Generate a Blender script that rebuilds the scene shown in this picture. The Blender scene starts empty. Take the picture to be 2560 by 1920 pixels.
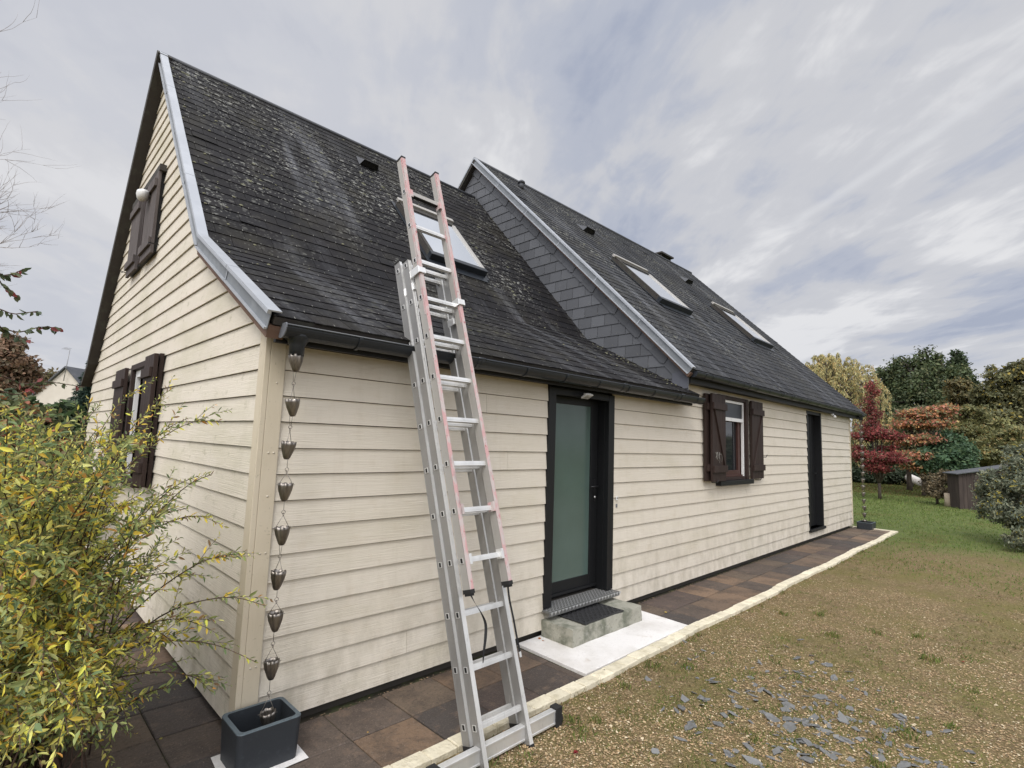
import bpy, math, random
from mathutils import Vector, Matrix, noise
R = math.radians
scene = bpy.context.scene
COL = scene.collection
# ------------------------------------------------------------------ camera
F_PX, PITCH, ROLL, YAW = 1314.43, R(6.2057), R(1.9661), R(45.3200)
CAM = Vector((-1.1419, -3.2110, 1.6349))
fw = Vector((math.cos(PITCH)*math.cos(YAW), math.cos(PITCH)*math.sin(YAW), math.sin(PITCH)))
r0 = fw.cross(Vector((0, 0, 1))).normalized(); u0 = r0.cross(fw)
rt = math.cos(ROLL)*r0 + math.sin(ROLL)*u0; up = -math.sin(ROLL)*r0 + math.cos(ROLL)*u0
cd = bpy.data.cameras.new('camera'); cam = bpy.data.objects.new('camera', cd); COL.objects.link(cam)
cd.sensor_width = 36; cd.lens = F_PX/2560*36; cd.clip_end = 3000; cd.clip_start = .05
cam.matrix_world = Matrix(((rt.x, up.x, -fw.x, CAM.x), (rt.y, up.y, -fw.y, CAM.y), (rt.z, up.z, -fw.z, CAM.z), (0, 0, 0, 1)))
scene.camera = cam
def away(px, py, d):
    """a point d metres from where the photographer stood, in the direction of a photo pixel"""
    v = (fw + rt*((px-1280)/F_PX) - up*((py-960)/F_PX)).normalized()
    return CAM + v*d
# ------------------------------------------------------------------ light
SUN_EL, SUN_AZ = R(52), R(215)          # azimuth measured from +X towards +Y
world = bpy.data.worlds.new('World'); scene.world = world; world.use_nodes = True
nt = world.node_tree; nt.nodes.clear()
def N(t, ty, **kw):
    n = t.nodes.new(ty)
    for k, v in kw.items():
        if k.startswith('i_'): n.inputs[k[2:].replace('_', ' ')].default_value = v
        else: setattr(n, k, v)
    return n
def math_node(t, op, a, b=None, c=None, clamp=False):
    n = t.nodes.new('ShaderNodeMath'); n.operation = op; n.use_clamp = clamp
    for i, x in enumerate((a, b, c)):
        if x is None: continue
        if isinstance(x, (int, float)): n.inputs[i].default_value = x
        else: t.links.new(x, n.inputs[i])
    return n.outputs[0]
def ramp(t, fac, stops, interp='LINEAR'):
    n = t.nodes.new('ShaderNodeValToRGB'); cr = n.color_ramp; cr.interpolation = interp
    while len(cr.elements) < len(stops): cr.elements.new(.5)
    for e, (p, c) in zip(cr.elements, stops):
        e.position = p; e.color = c if len(c) == 4 else (*c, 1)
    t.links.new(fac, n.inputs[0]); return n.outputs[0]
def mix(t, fac, a, b, mode='MIX'):
    n = t.nodes.new('ShaderNodeMix'); n.data_type = 'RGBA'; n.blend_type = mode
    for s, x in ((n.inputs[0], fac), (n.inputs[6], a), (n.inputs[7], b)):
        if isinstance(x, (int, float)): s.default_value = x
        elif isinstance(x, tuple): s.default_value = x if len(x) == 4 else (*x, 1)
        else: t.links.new(x, s)
    return n.outputs[2]
sky = N(nt, 'ShaderNodeTexSky', sky_type='NISHITA', sun_disc=False, sun_elevation=SUN_EL, sun_rotation=R(90)-SUN_AZ)
tc = N(nt, 'ShaderNodeTexCoord'); sep = N(nt, 'ShaderNodeSeparateXYZ'); nt.links.new(tc.outputs['Generated'], sep.inputs[0])
zc = math_node(nt, 'MAXIMUM', sep.outputs[2], 0.0); zd = math_node(nt, 'ADD', zc, .16)
px_ = math_node(nt, 'DIVIDE', sep.outputs[0], zd); py_ = math_node(nt, 'DIVIDE', sep.outputs[1], zd)
AZ = R(53)      # the cloud bands run along this bearing
uu = math_node(nt, 'ADD', math_node(nt, 'MULTIPLY', px_, math.cos(AZ)), math_node(nt, 'MULTIPLY', py_, math.sin(AZ)))
vv = math_node(nt, 'ADD', math_node(nt, 'MULTIPLY', px_, -math.sin(AZ)), math_node(nt, 'MULTIPLY', py_, math.cos(AZ)))
cb = N(nt, 'ShaderNodeCombineXYZ'); nt.links.new(uu, cb.inputs[0]); nt.links.new(vv, cb.inputs[1])
def cloud(rot, scl, loc, scale, detail, rough, dist):
    m = N(nt, 'ShaderNodeMapping'); m.inputs['Rotation'].default_value = (0, 0, R(rot)); m.inputs['Scale'].default_value = scl; m.inputs['Location'].default_value = loc
    nt.links.new(cb.outputs[0], m.inputs[0])
    n = N(nt, 'ShaderNodeTexNoise'); n.inputs['Scale'].default_value = scale; n.inputs['Detail'].default_value = detail
    n.inputs['Roughness'].default_value = rough; n.inputs['Distortion'].default_value = dist
    nt.links.new(m.outputs[0], n.inputs[0]); return n.outputs[0]
big = cloud(0, (.85, 1.0, 1), (3.1, 1.7, 0), 1.05, 5, .55, .7)
streak = cloud(0, (.42, 1.35, 1), (1.2, 5.2, 0), 1.6, 7, .6, .5)
fine = cloud(12, (.8, 1.7, 1), (7.2, .2, 0), 4.2, 5, .6, .4)
f1 = math_node(nt, 'MULTIPLY_ADD', big, .56, math_node(nt, 'MULTIPLY', streak, .26))
f2 = math_node(nt, 'MULTIPLY_ADD', fine, .18, f1)
blue = ramp(nt, f2, [(.40, (.45, .495, .62)), (.455, (.55, .585, .685)), (.515, (.69, .70, .745)), (.59, (.91, .91, .93))], 'EASE')
# the sheet thins out to pale haze near the horizon, and is boosted towards the hidden sun, behind the camera, to brighten the wall
hz = ramp(nt, zc, [(0, (.9, .9, .9)), (.22, (0, 0, 0))])
cl = mix(nt, math_node(nt, 'MULTIPLY', hz, .40), blue, (.66, .69, .78))
dot = N(nt, 'ShaderNodeVectorMath', operation='DOT_PRODUCT'); nt.links.new(tc.outputs['Generated'], dot.inputs[0])
dot.inputs[1].default_value = (math.cos(SUN_EL)*math.cos(SUN_AZ), math.cos(SUN_EL)*math.sin(SUN_AZ), math.sin(SUN_EL))
boost = ramp(nt, math_node(nt, 'MULTIPLY_ADD', dot.outputs['Value'], .5, .5), [(0.30, (1, 1, 1)), (.60, (1.04, 1.04, 1.03)), (.74, (1.9, 1.87, 1.8)), (1, (4.2, 4.1, 3.9))])
cl = mix(nt, 1.0, cl, boost, 'MULTIPLY')
# the cloud sheet is thicker and whiter towards the north-west (left of the house)
lw = N(nt, 'ShaderNodeVectorMath', operation='DOT_PRODUCT'); nt.links.new(tc.outputs['Generated'], lw.inputs[0]); lw.inputs[1].default_value = tuple((away(150, 250, 1)-CAM).normalized())
cl = mix(nt, ramp(nt, lw.outputs['Value'], [(.72, (0, 0, 0)), (.97, (.62, .62, .62))]), cl, (.82, .82, .85))
# old contrail, a thin fraying line on the cloud sheet
c1_ = (away(2150, 450, 1)-CAM).normalized(); c2_ = (away(2560, 180, 1)-CAM).normalized(); cn = c1_.cross(c2_).normalized(); cm = (c1_+c2_*1.4).normalized()
def dotn(vec):
    n = N(nt, 'ShaderNodeVectorMath', operation='DOT_PRODUCT'); nt.links.new(tc.outputs['Generated'], n.inputs[0]); n.inputs[1].default_value = tuple(vec); return n.outputs['Value']
wob = math_node(nt, 'MULTIPLY', math_node(nt, 'SUBTRACT', fine, .5), .012)
ab = math_node(nt, 'ABSOLUTE', math_node(nt, 'ADD', dotn(cn), wob))
ln_ = ramp(nt, ab, [(0, (1, 1, 1)), (.011, (0, 0, 0))], 'EASE'); gt = ramp(nt, dotn(cm), [(.955, (0, 0, 0)), (.985, (1, 1, 1))])
cl = mix(nt, math_node(nt, 'MULTIPLY', math_node(nt, 'MULTIPLY', ln_, gt), .55), cl, (.86, .87, .90))
bg1 = N(nt, 'ShaderNodeBackground'); nt.links.new(sky.outputs[0], bg1.inputs[0]); bg1.inputs[1].default_value = .05
bg2 = N(nt, 'ShaderNodeBackground'); nt.links.new(cl, bg2.inputs[0]); bg2.inputs[1].default_value = .735
SKYMIX = N(nt, 'ShaderNodeMixShader'); SKYMIX.inputs[0].default_value = .93
nt.links.new(bg1.outputs[0], SKYMIX.inputs[1]); nt.links.new(bg2.outputs[0], SKYMIX.inputs[2])
out = N(nt, 'ShaderNodeOutputWorld'); nt.links.new(SKYMIX.outputs[0], out.inputs[0])
sl = bpy.data.lights.new('sun', 'SUN'); sl.energy = 1.5; sl.angle = R(25); sl.color = (1, .96, .9)
so = bpy.data.objects.new('sun', sl); COL.objects.link(so)
sd = Vector((math.cos(SUN_EL)*math.cos(SUN_AZ), math.cos(SUN_EL)*math.sin(SUN_AZ), math.sin(SUN_EL)))
so.rotation_euler = sd.to_track_quat('Z', 'Y').to_euler(); so.location = sd*40
vs = scene.view_settings; vs.view_transform = 'Standard'; vs.look = 'None'; vs.exposure = 0.28; vs.gamma = 1; vs.use_curve_mapping = False
scene.render.engine = 'CYCLES'
# ------------------------------------------------------------------ materials
MATS = {}
def mat(name, col, rough=.7, metal=0, spec=.5, var=None, bump=None, extra=None, coat=0):
    """var = list of (scale(xyz) , colour2, low, high, amount); bump = list of (scale(xyz), strength, detail)"""
    m = bpy.data.materials.new(name); m.use_nodes = True; t = m.node_tree; b = t.nodes['Principled BSDF']
    tcn = t.nodes.new('ShaderNodeTexCoord'); co = tcn.outputs['Object']
    def nz(scl, detail=5, rg=.6, dist=0):
        mp = t.nodes.new('ShaderNodeMapping'); mp.inputs['Scale'].default_value = scl; t.links.new(co, mp.inputs[0])
        n = t.nodes.new('ShaderNodeTexNoise'); n.inputs['Scale'].default_value = 1; n.inputs['Detail'].default_value = detail
        n.inputs['Roughness'].default_value = rg; n.inputs['Distortion'].default_value = dist
        t.links.new(mp.outputs[0], n.inputs[0]); return n.outputs[0]
    m['nz'] = 1
    c = None
    if col == 'attr':
        at = t.nodes.new('ShaderNodeAttribute'); at.attribute_name = 'Col'; c = at.outputs[0]
    else:
        rg = t.nodes.new('ShaderNodeRGB'); rg.outputs[0].default_value = (*col, 1); c = rg.outputs[0]
    for v in (var or []):
        scl, c2, lo, hi, am = v[:5]
        n = nz(scl, *(v[5:] if len(v) > 5 else ()))
        f = ramp(t, n, [(lo, (0, 0, 0)), (hi, (am, am, am))])
        c = mix(t, f, c, c2)
    hs = []
    for bz in (bump or []):
        scl, st, de = bz[:3]
        n = nz(scl, de, .6, bz[3] if len(bz) > 3 else 0); hs.append(math_node(t, 'MULTIPLY', n, st))
    if extra: c, h2 = extra(t, co, c, nz); hs += h2
    if hs:
        h = hs[0]
        for x in hs[1:]: h = math_node(t, 'ADD', h, x)
        bp = t.nodes.new('ShaderNodeBump'); bp.inputs['Distance'].default_value = 1; bp.inputs['Strength'].default_value = 1
        t.links.new(h, bp.inputs['Height']); t.links.new(bp.outputs[0], b.inputs['Normal'])
    t.links.new(c, b.inputs['Base Color'])
    b.inputs['Roughness'].default_value = rough; b.inputs['Metallic'].default_value = metal
    b.inputs['Specular IOR Level'].default_value = spec; b.inputs['Coat Weight'].default_value = coat
    MATS[name] = m; return m
def sid_extra(axis):
    def f(t, co, c, nz):
        # embossed wood grain running along the board, only visible as relief
        s = (2.2, 1, 95) if axis == 'x' else (1, 2.2, 95)
        g = nz(s, 4, .55, 1.6)
        g2 = nz((s[0]*3, s[1]*3, 260), 2, .5, .6)
        # tone differs a little from board to board
        sp = t.nodes.new('ShaderNodeSeparateXYZ'); t.links.new(co, sp.inputs[0])
        k = math_node(t, 'FLOOR', math_node(t, 'DIVIDE', sp.outputs[2], .155))
        wn = t.nodes.new('ShaderNodeTexWhiteNoise'); wn.noise_dimensions = '1D'; t.links.new(k, wn.inputs['W'])
        c = mix(t, math_node(t, 'MULTIPLY', wn.outputs[0], .14), c, (.47, .41, .31))
        # grime creeping up from the lower edge of the wall and algae specks
        lo = ramp(t, sp.outputs[2], [(0, (1, 1, 1)), (.9, (0, 0, 0))])
        d = ramp(t, nz((6, 6, 3), 6, .7), [(.42, (0, 0, 0)), (.68, (.55, .55, .55))])
        c = mix(t, math_node(t, 'MULTIPLY', math_node(t, 'MULTIPLY', lo, d), .95), c, (.27, .235, .16))
        sp_ = ramp(t, nz((55, 55, 55), 3, .7), [(.66, (0, 0, 0)), (.72, (.7, .7, .7))])
        c = mix(t, math_node(t, 'MULTIPLY', sp_, ramp(t, sp.outputs[2], [(0, (1, 1, 1)), (.5, (.12, .12, .12))])), c, (.20, .16, .11))
        # vertical run marks under the board edges
        rn = ramp(t, nz((14 if axis == 'x' else 1, 14 if axis == 'y' else 1, .8), 4, .65), [(.54, (0, 0, 0)), (.74, (.16, .16, .16))])
        c = mix(t, rn, c, (.42, .37, .28))
        return c, [math_node(t, 'MULTIPLY', g, .0030), math_node(t, 'MULTIPLY', g2, .0008)]
    return f
CREAM = (.66, .605, .515)
mat('siding', CREAM, .62, spec=.35, var=[((1.2, 1.2, 2.5), (.50, .46, .34), .5, .72, .45), ((9, 9, 9), (.55, .47, .36), .55, .75, .35)], extra=sid_extra('x'))
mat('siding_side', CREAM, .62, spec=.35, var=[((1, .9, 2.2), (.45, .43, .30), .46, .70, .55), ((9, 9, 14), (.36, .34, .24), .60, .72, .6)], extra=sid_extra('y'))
mat('trim_cream', (.56, .49, .375), .65, var=[((5, 5, 1.2), (.44, .39, .28), .45, .7, .6), ((45, 45, 45), (.30, .27, .19), .64, .72, .7)], bump=[((120, 120, 8), .0008, 3)])
mat('lap_shadow', (.05, .04, .03), .95)  # shadow line under each board lip, painted as a dark strip
mat('foundation', (.055, .048, .04), .95)
def slate_extra(strk, lich):
    def f(t, co, c, nz):
        at = t.nodes.new('ShaderNodeAttribute'); at.attribute_name = 'Col'
        c = mix(t, 1.0, c, at.outputs[0], 'MULTIPLY')
        sp = t.nodes.new('ShaderNodeSeparateXYZ'); t.links.new(co, sp.inputs[0])
        # rain-washed pale streaks following the slope
        s = nz((3.2, .28, .28), 5, .62, .25)
        zone = nz((.55, .35, .35), 3, .5)
        k = math_node(t, 'MULTIPLY', ramp(t, s, [(.50, (0, 0, 0)), (.70, (1, 1, 1))]), ramp(t, zone, [(.42, (0, 0, 0)), (.58, (1, 1, 1))]))
        br = ramp(t, nz((30, 24, 24), 4, .7), [(.40, (.25, .25, .25)), (.60, (1, 1, 1))])
        k = math_node(t, 'MULTIPLY', math_node(t, 'MULTIPLY', k, br), strk)
        c = mix(t, k, c, (.16, .165, .18))
        # crusty lichen rosettes
        for sc, th, col_, lo, hi in ((13, .26, (.24, .24, .215), .42, .62), (22, .23, (.25, .25, .235), .42, .64), (34, .27, (.24, .24, .215), .42, .60), (8, .19, (.20, .20, .12), .48, .62)):
            vo = t.nodes.new('ShaderNodeTexVoronoi'); vo.inputs['Scale'].default_value = sc
            mp = t.nodes.new('ShaderNodeMapping'); mp.inputs['Scale'].default_value = (.75, 1, 1)
            t.links.new(co, mp.inputs[0])
            ds = t.nodes.new('ShaderNodeTexNoise'); ds.inputs['Scale'].default_value = 40; t.links.new(co, ds.inputs[0])
            ad = t.nodes.new('ShaderNodeMix'); ad.data_type = 'VECTOR'; ad.inputs[0].default_value = .03
            t.links.new(mp.outputs[0], ad.inputs[4]); t.links.new(ds.outputs[1], ad.inputs[5]); t.links.new(ad.outputs[1], vo.inputs[0])
            dd = ramp(t, vo.outputs[0], [(th*.8, (1, 1, 1)), (th*1.06, (0, 0, 0))])
            cells = N(t, 'ShaderNodeSeparateColor'); t.links.new(vo.outputs[1], cells.inputs[0])
            on = ramp(t, cells.outputs[0], [(.40, (0, 0, 0)), (.45, (1, 1, 1))])
            gate = math_node(t, 'MULTIPLY', ramp(t, nz((.9, .9, .9), 5, .65), [(lo, (0, 0, 0)), (hi, (1, 1, 1))]), ramp(t, math_node(t, 'DIVIDE', sp.outputs[2], 8), [(.29, (.22, .22, .22)), (.55, (1, 1, 1))]))
            c = mix(t, math_node(t, 'MULTIPLY', math_node(t, 'MULTIPLY', dd, on), math_node(t, 'MULTIPLY', gate, lich)), c, col_)
        # brown-green bloom
        c = mix(t, ramp(t, nz((1.6, 1.2, 1.2), 6, .7), [(.5, (0, 0, 0)), (.74, (.5, .5, .5))]), c, (.045, .041, .028))
        return c, []
    return f
mat('slate', (.0095, .0088, .0098), .66, spec=.17, bump=[((40, 40, 40), .004, 5), ((160, 160, 160), .0012, 2)], extra=slate_extra(.75, 1.0))
mat('slate_grey', (.021, .022, .025), .66, spec=.2, bump=[((40, 40, 40), .003, 5), ((160, 160, 160), .001, 2)], extra=slate_extra(1.0, 1.0))
mat('slate_cheek', 'attr', .5, spec=.45, var=[((3, 3, 3), (.10, .104, .115), .45, .7, .5), ((14, 14, 5), (.16, .165, .18), .62, .75, .35)], bump=[((60, 60, 60), .0012, 4)])
mat('hook', (.24, .235, .21), .6, metal=.3)
mat('moss', (.19, .185, .115), .95, bump=[((200, 200, 200), .006, 3)])
mat('zinc_recess_shade', (.20, .215, .23), .55, metal=.4, var=[((6, 6, 6), (.30, .32, .34), .45, .7, .6)])  # darker copy of the zinc, paints the shade in the recess between the rims
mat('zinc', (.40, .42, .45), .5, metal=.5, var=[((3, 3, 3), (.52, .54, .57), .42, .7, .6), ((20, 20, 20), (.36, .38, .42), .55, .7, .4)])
mat('brown_board', (.13, .075, .05), .8, var=[((3, 3, 20), (.20, .13, .10), .4, .7, .6)])
mat('dark_wood_board', (.035, .03, .026), .8, var=[((10, 10, 4), (.06, .065, .05), .5, .7, .6)])
mat('gutter_plastic', (.017, .021, .027), .35, spec=.5, var=[((6, 6, 20), (.05, .052, .055), .55, .75, .4)])
mat('gutter_cap', (.15, .16, .18), .45)
mat('fascia_black', (.006, .006, .007), .6)
mat('door_black', (.0055, .006, .007), .5, spec=.4, bump=[((300, 300, 300), .0003, 2)])
mat('black_metal', (.03, .03, .032), .35, metal=.6)
mat('frosted_glass', (.070, .105, .092), .16, spec=.6, var=[((.8, .8, 1.1), (.10, .145, .13), .35, .7, .7), ((25, 25, 25), (.11, .13, .12), .6, .75, .3)])
mat('dark_glass', (.012, .015, .018), .05, spec=.8)
mat('sky_glass', (.78, .82, .88), .06, metal=.92)
mat('curtain', (.20, .20, .20), .9, var=[((60, 60, 1), (.08, .08, .085), .45, .6, .9)])
mat('shutter_wood', (.027, .0155, .0125), .6, spec=.3, var=[((25, 25, 2.2), (.055, .036, .03), .48, .75, .6)], bump=[((90, 90, 7), .0012, 4)])
mat('window_wood', (.052, .018, .013), .45, var=[((40, 40, 4), (.045, .014, .01), .5, .7, .7)])
mat('grey_wood', (.075, .062, .060), .85, var=[((25, 25, 2.5), (.14, .12, .115), .45, .7, .8)], bump=[((90, 90, 7), .0015, 4)])
mat('white_pvc', (.74, .74, .73), .4, var=[((8, 8, 8), (.5, .5, .48), .55, .75, .4)])
mat('stile_side_shade', (.36, .355, .345), .5, metal=.6, var=[((4, 4, 1.5), (.26, .255, .25), .42, .7, .7), ((50, 50, 14), (.46, .45, .43), .60, .72, .5)])  # aluminium toned darker, shade painted onto the stile sides
mat('aluminium', (.82, .82, .81), .36, metal=.6, var=[((4, 4, 1.2), (.56, .56, .55), .42, .7, .7), ((50, 50, 12), (.34, .34, .33), .60, .74, .5)], bump=[((200, 200, 6), .00006, 2)])
mat('dusty_shade_aluminium', (.40, .385, .36), .6, metal=.35, var=[((5, 5, 2), (.40, .38, .35), .42, .7, .7), ((60, 60, 25), (.30, .27, .25), .60, .72, .6)])
mat('pink_paint', (.54, .335, .33), .65, metal=.1, var=[((30, 30, 9), (.50, .45, .43), .44, .54, .9), ((60, 60, 30), (.36, .09, .10), .62, .68, .8), ((14, 14, 3), (.24, .20, .20), .60, .7, .6)])
mat('rubber', (.012, .012, .012), .75)
mat('sticker', (.50, .50, .50), .6, var=[((22, 22, 22), (.25, .25, .25), .5, .56, .8)])
mat('black_strap', (.010, .010, .011), .8)
mat('concrete_step', (.33, .32, .265), .9, var=[((6, 6, 6), (.11, .12, .085), .45, .62, .85), ((22, 22, 22), (.36, .35, .31), .55, .7, .6), ((60, 60, 60), (.08, .08, .06), .62, .68, .7)], bump=[((14, 14, 14), .012, 6), ((90, 90, 90), .003, 3)])
mat('white_concrete', (.74, .72, .70), .8, var=[((2.5, 2.5, 2.5), (.52, .49, .45), .45, .66, .6), ((6, 6, 6), (.42, .35, .27), .60, .74, .6), ((70, 70, 70), (.44, .42, .40), .60, .68, .5)], bump=[((120, 120, 120), .003, 3), ((8, 8, 8), .004, 3)])
mat('paver', 'attr', .75, spec=.5, var=[((4, 4, 4), (.045, .034, .028), .46, .64, .7, 7, .7), ((11, 11, 11), (.19, .13, .09), .54, .72, .55, 6, .7), ((45, 45, 45), (.035, .028, .022), .54, .66, .55, 3, .7), ((110, 110, 110), (.24, .19, .15), .60, .68, .45, 2, .6)], bump=[((60, 60, 60), .004, 5), ((9, 9, 9), .01, 4)])
mat('joint_dirt', (.035, .030, .018), 1, var=[((9, 9, 9), (.07, .085, .03), .5, .65, .8)])
mat('kerb_block', 'attr', .85, var=[((12, 12, 12), (.42, .37, .25), .48, .68, .6), ((50, 50, 50), (.30, .26, .18), .60, .7, .5)], bump=[((25, 25, 25), .012, 5), ((110, 110, 110), .003, 3)])
mat('planter_paint', (.027, .031, .036), .5, spec=.4, var=[((30, 30, 30), (.05, .058, .065), .58, .74, .6)], bump=[((130, 130, 130), .0012, 2)])
mat('planter_rim', (.085, .11, .125), .6, var=[((40, 40, 40), (.05, .06, .07), .5, .65, .6)])
mat('chain_metal', (.27, .245, .22), .38, metal=.9, var=[((30, 30, 8), (.12, .105, .09), .42, .66, .85), ((70, 70, 20), (.34, .33, .30), .60, .7, .5)])
mat('diamond_steel', (.55, .55, .54), .38, metal=.7, var=[((30, 30, 30), (.25, .25, .24), .5, .65, .6)])
mat('lattice_rubber', (.028, .028, .030), .6)
mat('dirty_steel', (.16, .16, .155), .6, metal=.4)
mat('slate_chip', 'attr', .85, spec=.2, var=[((3, 3, 3), (.20, .20, .20), .45, .65, .6), ((9, 9, 9), (.10, .085, .06), .58, .72, .5)], bump=[((300, 300, 300), .0004, 3)])
mat('stone', 'attr', .85)
mat('leaf', 'attr', .55, spec=.35)
mat('grass_blade', 'attr', .7, spec=.2)
mat('bark', (.075, .058, .045), .9, var=[((12, 12, 3), (.13, .11, .09), .5, .7, .6)], bump=[((30, 30, 6), .01, 4)])
mat('twig', (.075, .045, .032), .8)
mat('bare_twig', (.34, .31, .30), .9)
mat('render_wall', (.60, .55, .48), .9, var=[((1, 1, 1), (.5, .45, .38), .4, .7, .5)])
mat('far_slate', (.07, .075, .085), .7, var=[((2, 2, 2), (.11, .11, .12), .45, .7, .6)])
mat('shed_wood', (.038, .027, .023), .85, var=[((9, 9, 1), (.075, .055, .045), .45, .7, .8)], bump=[((40, 40, 4), .004, 4)])
mat('white_tarp', (.70, .66, .62), .7, var=[((6, 6, 6), (.42, .34, .28), .5, .65, .7)])
mat('cut_wood', (.34, .28, .21), .85, var=[((30, 30, 30), (.2, .16, .12), .5, .7, .6)])
mat('antenna_metal', (.30, .30, .31), .5, metal=.5)
for k in ('leaf', 'grass_blade'):
    t = MATS[k].node_tree; b = t.nodes['Principled BSDF']
    tr = t.nodes.new('ShaderNodeBsdfTranslucent'); ms = t.nodes.new('ShaderNodeMixShader'); ms.inputs[0].default_value = .35
    t.links.new(b.inputs['Base Color'].links[0].from_socket, tr.inputs[0]); t.links.new(b.outputs[0], ms.inputs[1]); t.links.new(tr.outputs[0], ms.inputs[2])
    t.links.new(ms.outputs[0], t.nodes['Material Output'].inputs[0])
# dusty, dirty ground: pebbles, soil, moss and grass patches
def ground_mat():
    m = bpy.data.materials.new('ground'); m.use_nodes = True; t = m.node_tree; b = t.nodes['Principled BSDF']
    co = t.nodes.new('ShaderNodeTexCoord').outputs['Object']
    def nz(s, d=5, rg=.6):
        n = t.nodes.new('ShaderNodeTexNoise'); n.inputs['Scale'].default_value = s; n.inputs['Detail'].default_value = d; n.inputs['Roughness'].default_value = rg
        t.links.new(co, n.inputs[0]); return n.outputs[0]
    vo = t.nodes.new('ShaderNodeTexVoronoi'); vo.inputs['Scale'].default_value = 60; t.links.new(co, vo.inputs[0])
    sc = t.nodes.new('ShaderNodeSeparateColor'); t.links.new(vo.outputs[1], sc.inputs[0])
    peb = ramp(t, sc.outputs[0], [(0, (.22, .155, .080)), (.35, (.30, .215, .118)), (.7, (.38, .28, .16)), (.92, (.46, .36, .22)), (1, (.56, .46, .31))])
    edge = ramp(t, vo.outputs[0], [(.25, (0, 0, 0)), (.62, (1, 1, 1))])
    c = mix(t, edge, peb, (.15, .105, .055))
    c = mix(t, ramp(t, nz(9, 6, .7), [(.42, (0, 0, 0)), (.62, (.6, .6, .6))]), c, (.18, .155, .065))
    c = mix(t, ramp(t, nz(1.3, 7, .72), [(.47, (0, 0, 0)), (.62, (.8, .8, .8))]), c, (.165, .145, .05))
    sp = t.nodes.new('ShaderNodeSeparateXYZ'); t.links.new(co, sp.inputs[0])
    ad = math_node(t, 'ADD', math_node(t, 'ADD', sp.outputs[0], math_node(t, 'MULTIPLY', sp.outputs[1], .25)), math_node(t, 'MULTIPLY', math_node(t, 'SUBTRACT', nz(.7, 6, .7), .5), 4.5))
    g = ramp(t, math_node(t, 'DIVIDE', ad, 40), [(.235, (0, 0, 0)), (.31, (1, 1, 1))])
    grass = mix(t, ramp(t, nz(3, 6, .7), [(.35, (0, 0, 0)), (.7, (1, 1, 1))]), (.095, .13, .038), (.145, .18, .055))
    grass = mix(t, ramp(t, nz(.5, 5, .65), [(.55, (0, 0, 0)), (.68, (.7, .7, .7))]), grass, (.12, .09, .03))
    c = mix(t, g, c, grass)
    far = ramp(t, math_node(t, 'DIVIDE', sp.outputs[0], 60), [(.40, (0, 0, 0)), (.46, (.75, .75, .75))])
    c = mix(t, math_node(t, 'MULTIPLY', far, ramp(t, nz(.35, 4, .6), [(.42, (.2, .2, .2)), (.6, (1, 1, 1))])), c, (.13, .085, .035))
    t.links.new(c, b.inputs['Base Color']); b.inputs['Roughness'].default_value = .95; b.inputs['Specular IOR Level'].default_value = .2
    bp = t.nodes.new('ShaderNodeBump'); bp.inputs['Distance'].default_value = 1; bp.inputs['Strength'].default_value = 1
    c = mix(t, ramp(t, nz(26, 4, .75), [(.53, (0, 0, 0)), (.64, (.5, .5, .5))]), c, (.09, .07, .036))
    c = mix(t, ramp(t, nz(4.5, 5, .7), [(.52, (0, 0, 0)), (.66, (.35, .35, .35))]), c, (.11, .085, .042))
    t.links.new(c, b.inputs['Base Color'])
    h = math_node(t, 'ADD', math_node(t, 'MULTIPLY', vo.outputs[0], -.012), math_node(t, 'MULTIPLY', nz(22, 5, .7), .03))
    t.links.new(h, bp.inputs['Height']); t.links.new(bp.outputs[0], b.inputs['Normal'])
    MATS['ground'] = m
ground_mat()
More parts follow.
